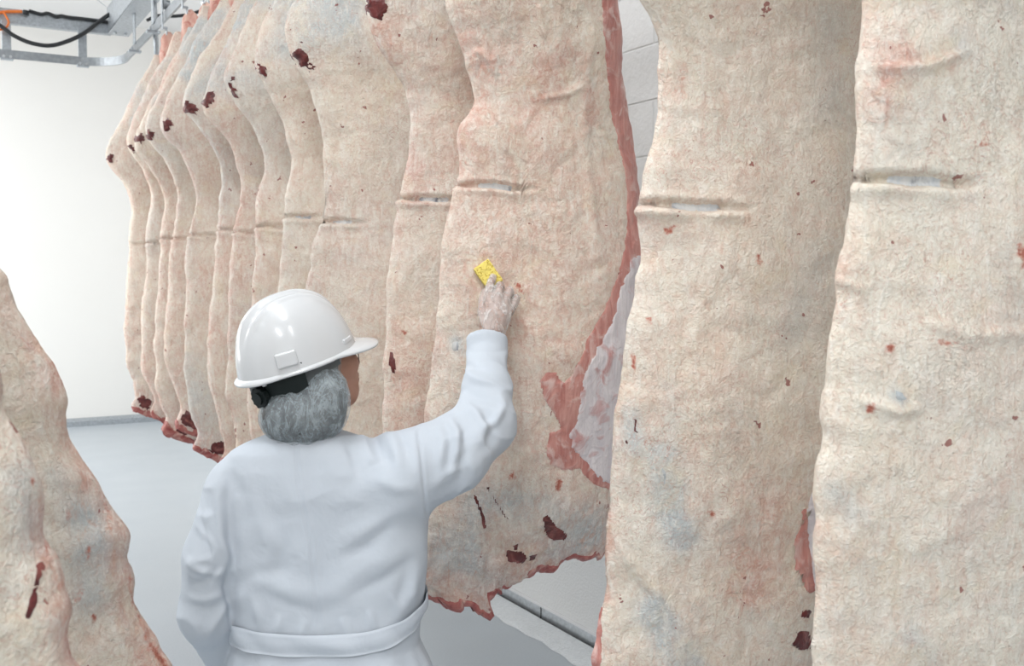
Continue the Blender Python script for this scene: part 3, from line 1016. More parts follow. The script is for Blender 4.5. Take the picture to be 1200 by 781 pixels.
far = [(362, 'beef side behind the white helmet brim, tenth from the far end of the row', (0.30, 0.25, 0.3)),
       (328, 'beef side above the white helmet crown, ninth from the far end of the row', (0.38, 0.2, 0.25)),
       (296, 'beef side meeting the left edge of the white helmet, eighth from the far end', (0.3, 0.45, 0.2)),  # from here a strong grey tint stands in for shade between the sides
       (270, 'narrow showing beef side, seventh from the far end of the row', (0.45, 0.5, 0.1)),
       (251, 'beef side sixth from the far end of the row', (0.4, 0.55, 0.1)),
       (219, 'beef side fifth from the far end of the row, dark red neck', (0.4, 0.6, 0.1)),
       (200, 'beef side fourth from the far end of the row', (0.4, 0.6, 0.1)),
       (186, 'beef side third from the far end of the row', (0.40, 0.3, 0.2)),
       (170, 'beef side second from the far end of the row', (0.40, 0.3, 0.3)),
       (150, 'farthest beef side, brightly lit at the left end of the row', (0.35, 0.25, 0.4))]
rj = random.Random(5)
for i, (u, lab, tn) in enumerate(far):
    dx, dzj = rj.uniform(-0.012, 0.012), rj.uniform(-0.03, 0.03)
    Lg = [(z + dzj, x + dx * (z > 2.0)) for z, x in GEN_L]
    db = rj.uniform(-0.05, 0.05)
    Bg = [(s, z + db + rj.uniform(-0.03, 0.03)) for s, z in GEN_B]
    Lg = [(z + db * (z < 1.15), x + rj.uniform(-0.008, 0.008) * (z < 1.6)) for z, x in Lg]
    hi = i < 2
    if i == 0:
        Lg = splice(from_pixels([(334, 45), (348, 75), (362, 100), (371, 135), (376, 165), (377, 205), (373, 260), (364, 310), (358, 335)], row_y(u)), GEN_L)
    ROW[5 + i] = beef_side(row_y(u), lab, 5 + i, 110 if hi else 84, 360 if hi else 260, L=Lg, B=Bg, cut=(1.91 + rj.uniform(-0.02, 0.02), rj.uniform(0.14, 0.25), -0.04), tint=tn, tscale=0.92, neck=0.045, cavity=True)

# --- two sides of the next row, at the lower left, close to the camera
yd1, yd2 = 1.62, 1.2
RD1 = from_pixels([(-12, 240), (0, 282), (20, 345), (45, 400), (66, 435), (75, 480), (88, 520), (112, 560), (132, 610), (150, 665), (168, 720), (184, 760), (194, 781)], yd1)
RD1 = sorted(RD1 + [(0.75, 0.16), (0.9, 0.27), (2.0, -0.14), (2.4, -0.12), (2.8, -0.16), (3.05, -0.2)])
LD1 = [(0.75, -0.05), (0.95, -0.2), (1.3, -0.4), (1.8, -0.55), (2.4, -0.58), (2.8, -0.5), (3.05, -0.32)]
ROW['d1'] = beef_side(yd1, 'beef side at lower left with a lumpy red right edge, behind the nearer one', 21, 150, 420, L=LD1, R=RD1, B=[(0, 0.9), (0.3, 0.8), (0.7, 0.78), (1, 0.86)], cut=(1.2, 0.0, 0.0), tint=(0.24, 0.35, 0.3), aitch=False, base_x=-0.25, group='beef sides at the lower left', mirror=True, lump=1.2,
                      blobs=[('pink', [(112, 560), (150, 665), (194, 781)], 26, 1.3), ('pink', [(45, 400), (75, 470), (88, 520)], 14, 1.1), ('blood', [(60, 425), (73, 455)], 4, 0.5), ('blood', [(118, 590), (128, 620)], 4, 0.45), ('blood', [(150, 680), (178, 760)], 5, 0.55), ('blood', [(185, 765), (194, 781)], 7, 0.8), ('blue', [(95, 610), (105, 700)], 22, 0.9), ('blue', [(60, 560), (110, 640)], 18, 0.5)],
                      feats=[('clot', [(98, 640), (103, 641), (101, 655), (97, 652)], 'dark_meat', 0.001, 0.003), ('clot', [(80, 705), (88, 703), (86, 716)], 'dark_meat', 0.001, 0.003), ('clot', [(92, 690), (97, 690), (94, 702)], 'dark_meat', 0.001, 0.003), ('clot', [(74, 600), (78, 600), (77, 612)], 'dark_meat', 0.001, 0.003), ('clot', [(110, 720), (116, 722), (112, 735)], 'dark_meat', 0.001, 0.003)])
RD2 = from_pixels([(-30, 330), (-10, 410), (3, 445), (22, 500), (42, 560), (50, 620), (60, 670), (70, 720), (76, 750), (86, 781)], yd2)
RD2 = sorted(RD2 + [(0.9, 0.10), (1.05, 0.15), (2.0, -0.12), (2.4, -0.1), (2.8, -0.16), (3.05, -0.2)])
LD2 = [(0.9, -0.1), (1.1, -0.25), (1.4, -0.45), (1.8, -0.55), (2.4, -0.58), (2.8, -0.5), (3.05, -0.32)]
ROW['d2'] = beef_side(yd2, 'beef side in the bottom left corner, nearest the camera', 22, 150, 420, L=LD2, R=RD2, B=[(0, 0.95), (0.3, 0.86), (0.7, 0.84), (1, 0.95)], cut=(1.2, 0.0, 0.0), tint=(0.22, 0.4, 0.25), aitch=False, base_x=-0.25, group='beef sides at the lower left', mirror=True, lump=1.2,
                      blobs=[('pink', [(45, 600), (70, 720), (86, 781)], 18, 1.2), ('blood', [(66, 725), (80, 775)], 5, 0.55), ('pink', [(3, 445), (42, 560)], 8, 0.5), ('blue', [(20, 560), (30, 640)], 18, 0.6)],
                      feats=[('dark_gash', [(40, 660), (46, 662), (38, 700), (32, 722), (22, 728), (30, 700)], 'dark_meat', 0.002, 0.004), ('clot', [(46, 630), (52, 640), (48, 650)], 'dark_meat', 0.001, 0.003), ('clot', [(30, 560), (35, 562), (32, 575)], 'dark_meat', 0.001, 0.003)])

# ------------------------------------------------------------------ overhead rail, beams, hooks, cables
ZR = 3.38
XR = 1.40


def sweep_flat(pts, hgt, wid):
    m = MB()
    V, F = [], []
    for i, p in enumerate(pts):
        t = np.array(pts[min(i + 1, len(pts) - 1)]) - np.array(pts[max(i - 1, 0)])
        t = t / np.linalg.norm(t)
        n = np.array([-t[1], t[0], 0])
        for sx, sz in ((-1, -1), (1, -1), (1, 1), (-1, 1)):
            V.append(np.array(p) + n * sx * wid / 2 + np.array([0, 0, sz * hgt / 2]))
    for i in range(len(pts) - 1):
        for k in range(4):
            F.append((i * 4 + k, i * 4 + (k + 1) % 4, i * 4 + 4 + (k + 1) % 4, i * 4 + 4 + k))
    F += [(3, 2, 1, 0), tuple((len(pts) - 1) * 4 + k for k in range(4))]
    return m.add(V, F)


RB = 0.32
YE = 8.75
railp = [(XR, -3.5, ZR), (XR, 2, ZR)] + [(XR, y, ZR) for y in np.linspace(5, YE - RB, 6)] + arc((XR - RB, YE - RB, ZR), RB, 0, math.pi / 2, 14, (1, 0, 0), (0, 1, 0))[1:] + [(x, YE, ZR) for x in np.linspace(XR - RB - 0.1, -4.3, 8)]
rail = empty('overhead_rail', (XR, 6, ZR))
tag(rail, 'grey steel conveyor rail curving above the far end of the row', 'rail')


def under(o, root):
    """keep o's world place while making it a child of root (root has no rotation)"""
    o.parent = root
    o.location = Vector(o.location) - Vector(root.location)
    return o


under(sweep_flat(railp, 0.065, 0.014).build('rail_bar', M['rail']), rail)
# hangers from the beams down to the rail, each with its bolted foot
ZB = 3.62


def hanger(x, y, across):
    h = MB().box((0, 0, (ZB - ZR) / 2 + 0.02), (0.065 if not across else 0.01, 0.01 if not across else 0.065, ZB - ZR + 0.0), 0.002).build('hanger', M['galv'], rail)
    h.location = Vector((x, y + (0.013 if not across else 0), ZR)) - rail.location
    f = MB().box((0, 0, -0.035), (0.09, 0.05, 0.016), 0.003)
    f.build('foot_plate', M['galv'], h)
    for k in (-1, 1):
        MB().tube([(0.024 * k, -0.02, -0.02), (0.024 * k, -0.036, -0.02)], 0.011, 6).build('bolt', M['stainless'], h)


for x in (float(pix_y(97, 60, YE)[0]), float(pix_y(8, 60, YE)[0]), -0.35, -1.0, -1.65): hanger(x, YE, False)
for y in (8.0, 7.3, 6.2, 5.0, 3.8): hanger(XR - 0.013, y, True)
# cross channel above the turn, and the long beam it meets
cb = empty('cross_channel', (0, YE, ZB))
tag(cb, 'galvanised channel running left above the rail with cable on top', 'beam')
under(MB().box((-1.5, YE + 0.03, ZB + 0.055), (5.7, 0.012, 0.11)).build('web', M['galv']), cb)
under(MB().box((-1.5, YE + 0.06, ZB + 0.106), (5.7, 0.06, 0.01)).build('top_flange', M['galv']), cb)
under(MB().box((-1.5, YE + 0.06, ZB + 0.004), (5.7, 0.06, 0.01)).build('bottom_flange', M['galv']), cb)
lb = empty('support_beam', (XR, 6, ZB))
tag(lb, 'large galvanised beam above the hooks pointing towards the camera', 'beam')
under(MB().box((XR, 2.65, ZB + 0.005), (0.16, 12.3, 0.012)).build('bottom_flange', M['galv']), lb)
under(MB().box((XR - 0.075, 2.65, ZB + 0.10), (0.01, 12.3, 0.19)).build('web', M['galv']), lb)
under(MB().box((XR, 2.65, ZB + 0.198), (0.16, 12.3, 0.012)).build('top_flange', M['galv']), lb)
for dx in (-0.04, 0.04):
    b = under(MB().tube([(XR + dx, 8.68, ZB - 0.02), (XR + dx, 8.68, ZB + 0.03)], 0.014, 6).build('bolt', M['stainless']), lb)
side = empty('side_channel', (1.9, 7.0, 3.45))
tag(side, 'dark steel bar crossing behind the hook rods', 'beam')
under(MB().box((float(pix_y(188, 38, 9.0)[0]) + 0.45, 9.0, 3.53), (0.9, 0.03, 0.06), 0.004).build('bar', M['galv']), side)
under(MB().box((2.2, 9.0, 4.02), (0.05, 0.04, 1.0), 0.004).build('hanger', M['galv']), side)


def hook(i, label):
    r, xs, zt = ROW[i]
    y = r.location.y - 0.02
    t = empty('trolley_hook', (XR, y, ZR))
    tag(t, label, 'hook', 'trolley hooks on the overhead rail')
    MB().tube([(-0.019, 0, 0.0715), (-0.008, 0, 0.0715)], 0.038, 16).tube([(-0.008, 0, 0.064), (0.020, 0, 0.064)], 0.030, 16).build('wheel', M['rail'], t)
    MB().box((-0.026, 0, 0.0), (0.007, 0.03, 0.19), 0.002).build('strap', M['galv'], t)
    MB().box((-0.012, 0, -0.085), (0.034, 0.03, 0.012), 0.003).build('strap_foot', M['galv'], t)
    MB().tube(arc((0, 0, -0.115), 0.021, 0, 2 * math.pi, 18, (0.25, 0.97, 0), (0, 0, 1))[:-1], 0.0065, 8, closed=True).build('swivel_ring', M['stainless'], t, True)
    z0 = -0.135
    z1 = zt + 0.06 - ZR
    pts = arc((xs - XR, 0, z0 - 0.017), 0.017, math.radians(200), math.radians(-40), 10, (0, 1, 0), (0, 0, 1))
    pts = [p + np.array([-(xs - XR), 0, 0]) for p in pts]
    a = pts[-1]
    pts += [np.array([0.004, 0.0, z0 - 0.06]), np.array([(xs - XR) * 0.8, 0.0, z1 + 0.05]), np.array([xs - XR, 0, z1])]
    pts += arc((xs - XR, 0.03, z1), 0.03, math.pi, 1.9 * math.pi, 8, (0, 1, 0), (0, 0, 1))[1:]
    MB().tube(pts, 0.0085, 8).build('hook_rod', M['stainless'], t, True)


hook(14, 'galvanised trolley hook holding the farthest beef side')
hook(13, 'galvanised trolley hook, second from the far end of the rail')
hook(12, 'galvanised trolley hook, third from the far end of the rail')
hook(11, 'galvanised trolley hook, fourth from the far end of the rail')
hook(10, 'galvanised trolley hook, fifth from the far end of the rail')
# an empty rod hanging beside the rail
p0, p1 = pix(181, 10, 7.2), pix(184, 76, 7.2)
sr = empty('hanging_rod', tuple(p0)); tag(sr, 'grey tube hanging free left of the hook rods with blue tip', 'rod')
under(MB().tube([p0 + np.array([0, 0, 0.12]), p0, p1], 0.018, 10).build('tube', M['galv'], None, True), sr)
M['bluecap'] = simple('blue_cap', (0.25, 0.45, 0.5), 0.5)
under(MB().tube([p1 + np.array([0, 0, 0.006]), p1 - np.array([0, 0, 0.02])], 0.022, 10).build('end_cap', M['bluecap'], None, True), sr)


def smooth_path(pts, n=8):
    pts = [np.array(p, float) for p in pts]
    P = [pts[0]] + pts + [pts[-1]]
    out = []
    for i in range(1, len(P) - 2):
        for k in range(n):
            t = k / n
            out.append(0.5 * ((2 * P[i]) + (-P[i - 1] + P[i + 1]) * t + (2 * P[i - 1] - 5 * P[i] + 4 * P[i + 1] - P[i + 2]) * t * t + (-P[i - 1] + 3 * P[i] - 3 * P[i + 1] + P[i + 2]) * t**3))
    out.append(pts[-1])
    return out


dc = 8.0
c1 = MB().tube(smooth_path([pix_y(u, v, YE - 0.06) for u, v in [(-40, 5), (0, 30), (15, 41), (35, 50), (58, 53.5), (80, 48), (100, 38), (118, 24), (132, 15), (144, 12.5), (152, 13)]]), 0.016, 8).build('power_cable', M['rubber'], None, True)
tag(c1, 'thick black cable drooping in a loop below the channel', 'cable')
c2p = smooth_path([pix_y(u, v - 2.0, YE + 0.006) for u, v in [(34, 14.5), (48, 18.5), (56, 17.5), (66, 21.5), (72, 20.5), (84, 23), (92, 23.5), (104, 25), (122, 27.5), (139, 29.5)]])
c2 = MB().tube(c2p, 0.013, 8).build('signal_cable', M['rubber'], None, True)
tag(c2, 'thin black cable lying along the top of the channel', 'cable')
oc = empty('orange_lead', tuple(pix_y(10, 14, YE))); tag(oc, 'orange lead tied around the channel with a loop', 'cable')
under(MB().tube(smooth_path([pix_y(u, v, YE - 0.01) for u, v in [(-20, 17), (0, 14.5), (10, 13.5), (26, 13.5)]]), 0.012, 8).build('lead', M['orange'], None, True), oc)
under(MB().tube(smooth_path([pix_y(u, v, YE - 0.03) for u, v in [(4, 14), (7, 19), (10, 25), (9, 30), (4, 34), (-8, 36)]]), 0.016, 8, flat=0.5).build('tie', M['orange'], None, True), oc)
under(MB().tube([pix_y(27, 14, YE - 0.01), pix_y(34, 15.5, YE - 0.01)], 0.02, 8).build('plug', M['rubber'], None, True), oc)
c3 = MB().tube(smooth_path([pix(u, v, 8.4) for u, v in [(172, 24), (186, 18.5), (205, 19), (225, 16), (245, 8), (262, -8)]]), 0.014, 8).build('control_cable', M['rubber'], None, True)
tag(c3, 'black cable passing behind the hook rods', 'cable')
w1 = MB().tube([pix(112, -2, 8.6), pix(145, 24, 8.6)], 0.003, 6).build('guy_wire', M['galv'], None, True)
tag(w1, 'thin slanting wire above the channel', 'wire')
w2 = MB().tube([pix(147, -4, 8.5), pix(147, 22, 8.5)], 0.003, 6).build('drop_wire', M['galv'], None, True)
tag(w2, 'thin upright wire by the beam end', 'wire')

# ------------------------------------------------------------------ the worker
BASE = np.array([-0.40, 2.22, 0.0])          # pelvis above this point, camera yaw frame


def pl(u, v, d):
    return yawframe(u, v, d) - BASE


person = empty('person', tuple(to_world(BASE)), -YAW)
tag(person, 'person seen from behind in white coat, hard hat and hair net, reaching up', 'person')
W2L = lambda P: np.stack([P[:, 0] * cy_ - P[:, 1] * sy_, P[:, 0] * sy_ + P[:, 1] * cy_, P[:, 2]], 1) - BASE
L2W = lambda P: np.stack([(P[:, 0] + BASE[0]) * cy_ + (P[:, 1] + BASE[1]) * sy_, -(P[:, 0] + BASE[0]) * sy_ + (P[:, 1] + BASE[1]) * cy_, P[:, 2]], 1)

# where the sponge meets the wiped side
dirw = Vector(pix(572, 323, 1.0) - np.array([0, 0, EYE])).normalized()
hit = BVH['main'].ray_cast(Vector((0, 0, EYE)), dirw)
HP = np.array(hit[0])
HN = np.array(hit[1]); HN = HN if HN @ np.array(dirw) < 0 else -HN
D0 = project(HP[None])[2][0]
print('sponge hit', HP, HN, D0)

# sponge: a block lying flat on the surface
e1 = pix(563, 312, D0) - pix(580, 336, D0)
e1 = e1 - HN * (e1 @ HN); e1 /= np.linalg.norm(e1)
e2 = np.cross(HN, e1)
sp = bpy.data.objects.new('sponge', None)
spm = MB()
sv, sf = [], []
Rm = np.stack([e1, e2, HN], 1)


def rounded_block(size, r, n=5, noise=0.0, seed=1):
    """box with rounded edges, dense enough to be pitted"""
    g = MB()
    import bmesh
    bm = bmesh.new()
    bmesh.ops.create_cube(bm, size=1.0)
    bmesh.ops.subdivide_edges(bm, edges=bm.edges, cuts=14, use_grid_fill=True)
    V = np.array([v.co[:] for v in bm.verts]) * np.array(size)
    bm.verts.index_update()
    Fc = [[v.index for v in f.verts] for f in bm.faces]
    bm.free()
    half = np.array(size) / 2 - r
    c = np.clip(V, -half, half)
    d = V - c
    ln = np.linalg.norm(d, axis=1, keepdims=True)
    V = np.where(ln > 1e-6, c + d / np.maximum(ln, 1e-6) * np.minimum(r, ln.max()), V)
    if noise: V = V + V / np.linalg.norm(V, axis=1, keepdims=True) * (noise * np.minimum(0, perlin(V * 170, seed)))[:, None]
    return V, Fc


Vs, Fs = rounded_block((0.066, 0.046, 0.022), 0.003, noise=0.004)
spo = mesh_np('sponge', Vs @ Rm.T, Fs, M['sponge'])
COL.objects.unlink(spo); bpy.data.objects.remove(sp); COL.objects.link(spo)
spo.name = 'sponge'
spo.location = Vector(HP + HN * 0.013)
tag(spo, 'small yellow sponge pressed on the beef by the gloved hand', 'sponge')

# --- joints (camera-yaw local frame)
SH_R, EL_R = pl(470, 552, 2.21), pl(571, 497, 2.30)
WR_R = pl(577, 398, D0 - 0.085)
SH_L, EL_L, WR_L = pl(272, 574, 2.18), pl(245, 722, 2.19), pl(292, 812, 2.38)
NECK = pl(356, 516, 2.21)
HEAD = pl(366, 425, 2.235)
yawh = math.radians(54)
pth = math.radians(17)
fw = np.array([math.sin(yawh) * math.cos(pth), math.cos(yawh) * math.cos(pth), math.sin(pth)])
lf = np.array([-math.cos(yawh), math.sin(yawh), 0.0])
upv = np.cross(fw, lf)
RH = np.stack([fw, lf, upv], 1)              # head frame: x forward, y left, z up


def hp(x, y, z): return HEAD + RH @ np.array([x, y, z])


dd = D0 - 0.012
fingers = [
    [pl(573, 350, dd - 0.050), pl(574, 337, dd - 0.040), pl(576, 330, dd - 0.024), pl(577.5, 325, dd - 0.016)],
    [pl(583.5, 347, dd - 0.055), pl(586, 335, dd - 0.042), pl(587, 337, dd - 0.020), pl(586, 343, dd - 0.006)],
    [pl(593, 351, dd - 0.052), pl(597, 340.5, dd - 0.040), pl(597.5, 343, dd - 0.018), pl(596, 350, dd - 0.004)],
    [pl(600, 359, dd - 0.046), pl(605, 349.5, dd - 0.034), pl(605, 352, dd - 0.014), pl(603, 358, dd - 0.002)],
]
fr = [(0.0095, 0.0085, 0.0078, 0.0070), (0.0097, 0.0088, 0.008, 0.007), (0.0092, 0.0084, 0.0076, 0.0068), (0.0082, 0.0074, 0.0068, 0.006)]
thumb = [pl(572, 381, dd - 0.062), pl(566, 366, dd - 0.040), pl(566, 352, dd - 0.024), pl(569, 342, dd - 0.012)]
tr = (0.014, 0.0115, 0.0095, 0.0082)


def hand_sdf(p, off=0.0, loose=0.0):
    d = cone(p, WR_R, pl(584, 372, dd - 0.066), 0.023 + loose, 0.024 + loose)
    for f, r in zip(fingers, fr):
        d = smin(d, cone(p, pl(581, 385, dd - 0.074), f[0], 0.016 + loose * .6, r[0] + 0.002), 0.008)
        g = None
        for k in range(3):
            c = cone(p, f[k], f[k + 1], r[k], r[k + 1])
            g = c if g is None else smin(g, c, 0.003)
        d = smin(d, g, 0.0035)
    g = None
    for k in range(3):
        c = cone(p, thumb[k], thumb[k + 1], tr[k], tr[k + 1])
        g = c if g is None else smin(g, c, 0.005)
    d = smin(d, g, 0.008)
    return d - off


def head_sdf(p):
    q = (p - HEAD) @ RH
    d = ellipsoid(q, (-0.012, 0, 0.030), (0.098, 0.076, 0.098))
    d = smin(d, ellipsoid(q, (0.030, 0, -0.040), (0.062, 0.060, 0.072)), 0.03)       # face
    d = smin(d, ellipsoid(q, (0.052, 0, -0.092), (0.030, 0.030, 0.022)), 0.025)       # chin
    for s in (-1, 1):
        d = smin(d, cone(q, (-0.005, s * 0.056, -0.055), (0.045, s * 0.025, -0.098), 0.014, 0.014), 0.022)   # jaw
        d = smin(d, ellipsoid(q, (0.056, s * 0.044, -0.022), (0.028, 0.024, 0.024)), 0.018)                   # cheekbone
        d = smin(d, cone(q, (0.080, s * 0.012, 0.028), (0.066, s * 0.048, 0.022), 0.010, 0.009), 0.012)       # brow
        d = np.maximum(d, -ellipsoid(q, (0.098, s * 0.032, 0.004), (0.022, 0.018, 0.012)))                    # eye socket
        d = smin(d, ellipsoid(q, (0.076, s * 0.031, 0.004), (0.012, 0.013, 0.012)), 0.003)                    # eyeball
        d = smin(d, ellipsoid(q, (-0.010, s * 0.076, -0.010), (0.018, 0.008, 0.030)), 0.006)                  # ear
    d = smin(d, cone(q, (0.086, 0, 0.008), (0.097, 0, -0.034), 0.008, 0.012), 0.010)  # nose
    d = smin(d, ellipsoid(q, (0.082, 0, -0.060), (0.014, 0.024, 0.006)), 0.006)       # lips
    d = smin(d, ellipsoid(q, (0.081, 0, -0.071), (0.013, 0.021, 0.006)), 0.005)
    return d


HIPC = np.array([0.0, 0.0, 0.86])
hipL, hipR = np.array([-0.09, 0, 0.84]), np.array([0.10, 0, 0.84])
kneeL, kneeR = np.array([-0.10, 0.04, 0.47]), np.array([0.12, 0.05, 0.47])
ankL, ankR = np.array([-0.11, -0.01, 0.09]), np.array([0.13, 0.02, 0.09])


def body_sdf(p):
    d = head_sdf(p)
    d = smin(d, cone(p, HEAD + RH @ np.array([-0.03, 0, -0.05]), NECK + np.array([0, 0.02, -0.04]), 0.052, 0.056), 0.02)
    ch = pl(372, 610, 2.27)
    d = smin(d, ellipsoid(p, ch, (0.155, 0.10, 0.20)), 0.05)
    d = smin(d, ellipsoid(p, pl(384, 725, 2.25), (0.135, 0.09, 0.16)), 0.06)
    d = smin(d, ellipsoid(p, HIPC, (0.165, 0.11, 0.13)), 0.05)
    for s, e, w in ((SH_R, EL_R, WR_R), (SH_L, EL_L, WR_L)):
        d = smin(d, cone(p, s, e, 0.052, 0.038), 0.04)
        d = smin(d, cone(p, e, w, 0.038, 0.023), 0.015)
    d = smin(d, hand_sdf(p), 0.004)
    # left hand, hanging in front of the waist
    hd = (WR_L - EL_L) / np.linalg.norm(WR_L - EL_L)
    lat = np.array([0.3, 0.1, -0.9]); lat -= hd * (lat @ hd); lat /= np.linalg.norm(lat)
    for k, ln in enumerate((0.072, 0.08, 0.074, 0.058)):
        mcp = WR_L + hd * 0.085 + lat * (k - 1.5) * 0.02
        pip = mcp + hd * ln * 0.5 + np.array([0.0, -0.01, -0.01])
        tip = pip + hd * ln * 0.35 + np.array([0.01, -0.025, -0.02])
        d = smin(d, cone(p, WR_L, mcp, 0.018, 0.0105), 0.01)
        d = smin(d, cone(p, mcp, pip, 0.0095, 0.0085), 0.003)
        d = smin(d, cone(p, pip, tip, 0.0085, 0.0072), 0.003)
    t1 = WR_L + hd * 0.05 - lat * 0.045
    d = smin(d, cone(p, WR_L + hd * 0.015, t1, 0.014, 0.011), 0.01)
    d = smin(d, cone(p, t1, t1 + hd * 0.045, 0.0105, 0.008), 0.004)
    for h, k, a in ((hipL, kneeL, ankL), (hipR, kneeR, ankR)):
        d = smin(d, cone(p, h, k, 0.082, 0.055), 0.04)
        d = smin(d, cone(p, k, a, 0.053, 0.036), 0.02)
        d = smin(d, cone(p, a + np.array([0, -0.03, -0.045]), a + np.array([0.0, 0.15, -0.055]), 0.036, 0.03), 0.03)
    return d


V, Q = surface_nets(body_sdf, (-0.45, -0.32, -0.02), (0.5, 0.62, 1.80), 0.0042, 4, 2.0)
mesh_np('body', V, Q, M['skin'], person)

# trousers and boots below the coat hem
def trouser_sdf(p):
    d = ellipsoid(p, HIPC + np.array([0, 0, -0.02]), (0.172, 0.118, 0.12))
    for h, k, a in ((hipL, kneeL, ankL), (hipR, kneeR, ankR)):
        d = smin(d, cone(p, h, k, 0.094, 0.075), 0.04)
        d = smin(d, cone(p, k, a + np.array([0, 0, 0.16]), 0.075, 0.068), 0.03)
    return d


V, Q = surface_nets(trouser_sdf, (-0.3, -0.25, 0.1), (0.34, 0.3, 1.05), 0.009, 4, 2.0)
mesh_np('trousers', V, Q, M['trouser'], person)
for a in (ankL, ankR):
    def boot(p, a=a):
        d = cone(p, a + np.array([0, -0.01, 0.24]), a + np.array([0, -0.005, 0.0]), 0.064, 0.05)
        d = smin(d, cone(p, a + np.array([0, -0.04, -0.038]), a + np.array([0.0, 0.17, -0.045]), 0.05, 0.043), 0.04)
        return np.maximum(d, -(p[:, 2] - 0.0))
    V, Q = surface_nets(boot, a + np.array([-0.12, -0.16, -0.12]), a + np.array([0.12, 0.28, 0.34]), 0.008, 4, 2.0)
    mesh_np('boot', V, Q, M['boot'], person)

# --- coat
ROWS = [(506, 318, 398, 0.060, 2.20), (516, 296, 424, 0.078, 2.20), (528, 272, 452, 0.092, 2.205), (545, 256, 478, 0.108, 2.215), (575, 249, 494, 0.122, 2.225), (615, 252, 503, 0.130, 2.235), (660, 260, 502, 0.126, 2.235), (700, 268, 496, 0.118, 2.23), (735, 275, 491, 0.112, 2.225), (752, 275, 490, 0.112, 2.225), (785, 266, 505, 0.128, 2.225), (850, 252, 522, 0.150, 2.23), (960, 240, 536, 0.165, 2.24), (1010, 236, 540, 0.170, 2.24)]
zc_, rl_, rr_, hf_, fc_ = [], [], [], [], []
for v, a, b, hfd, dep in ROWS:
    qa, qb = pl(a, v, dep), pl(b, v, dep)
    zc_.append((qa[2] + qb[2]) / 2); rl_.append(qa[0]); rr_.append(qb[0]); hf_.append(hfd); fc_.append((qa[1] + qb[1]) / 2 + 0.0)
zc_, rl_, rr_, hf_, fc_ = [np.array(k[::-1]) for k in (zc_, rl_, rr_, hf_, fc_)]
ZHEM = zc_[0]


def torso_par(z):
    a = np.interp(z, zc_, rl_); b = np.interp(z, zc_, rr_)
    return (a + b) / 2, np.interp(z, zc_, fc_), (b - a) / 2, np.interp(z, zc_, hf_)


def torso_sdf(p):
    cx, cf, rx, ry = torso_par(p[:, 2])
    qx = np.abs((p[:, 0] - cx) / rx); qy = np.abs((p[:, 1] - cf) / ry)
    k = (qx**2.5 + qy**2.5) ** (1 / 2.5)
    g = np.sqrt((qx / rx) ** 2 + (qy / ry) ** 2) / np.maximum(np.sqrt(qx**2 + qy**2), 1e-4)
    d = (k - 1) / np.maximum(g, 1e-3)
    return np.maximum(np.maximum(d, (p[:, 2] - zc_[-1]) * 0.8), ZHEM - p[:, 2])


CUFF = pl(571, 398, D0 - 0.10)


def coat_sdf(p):
    d = torso_sdf(p)
    # right sleeve, raised
    m1, m2 = pl(528, 533, 2.25), pl(567, 500, 2.30)
    f1, f2 = pl(571, 455, 2.36), pl(571, 415, D0 - 0.115)
    r = cone(p, pl(470, 560, 2.215), m1, 0.098, 0.082)
    r = smin(r, cone(p, m1, m2, 0.080, 0.068), 0.03)
    r = smin(r, cone(p, m2, f1, 0.066, 0.052), 0.03)
    r = smin(r, cone(p, f1, f2, 0.054, 0.048), 0.02)
    r = smin(r, cone(p, f2, CUFF, 0.050, 0.050), 0.004)
    ax = (CUFF - f2) / np.linalg.norm(CUFF - f2)
    r = np.maximum(r, (p - CUFF) @ ax - 0.004)           # flat cuff end
    inner = cone(p, f2, CUFF + ax * 0.05, 0.038, 0.038)
    r = np.maximum(r, -np.maximum(inner, -((p - f2) @ ax - 0.005)))
    d = smin(d, r, 0.035)
    # left sleeve, hanging
    e = pl(243, 720, 2.175)
    l = cone(p, pl(277, 577, 2.19), pl(248, 652, 2.165), 0.068, 0.054)
    l = smin(l, cone(p, pl(248, 652, 2.165), e, 0.053, 0.058), 0.03)
    l = smin(l, cone(p, e, WR_L + (e - WR_L) * 0.2, 0.058, 0.048), 0.02)
    return smin(d, l, 0.012)


V, Q = surface_nets(coat_sdf, (-0.46, -0.34, ZHEM - 0.03), (0.5, 0.5, 1.66), 0.0045, 4, 2.2)
V = smooth_verts(V, Q, 3, 0.5)
N = vert_normals(V, Q)
Pw = L2W(V)
u, v, dep = project(Pw)
vd = Pw - np.array([0, 0, EYE]); vd /= np.linalg.norm(vd, axis=1, keepdims=True)
Nw = np.stack([N[:, 0] * cy_ + N[:, 1] * sy_, -N[:, 0] * sy_ + N[:, 1] * cy_, N[:, 2]], 1)
facing = np.clip(-(Nw * vd).sum(1), 0, 1) ** 0.5
disp = np.zeros(len(V))


def fold(pts, w, amp, side=0.0):
    """a crease: ridge of width w px (valley beside it when side != 0), fading at both ends"""
    global disp
    d, t = polyline_dist(u, v, pts)
    fade = np.sin(math.pi * np.clip(t, 0.02, 0.98)) ** 0.6
    disp += amp * np.exp(-(d / w) ** 2) * fade * facing
    if side:
        sh = [(a + side * w * 1.5, b) for a, b in pts]
        d2, t2 = polyline_dist(u, v, sh)
        disp -= amp * 0.7 * np.exp(-(d2 / (w * 1.2)) ** 2) * np.sin(math.pi * np.clip(t2, 0.02, 0.98)) ** 0.6 * facing


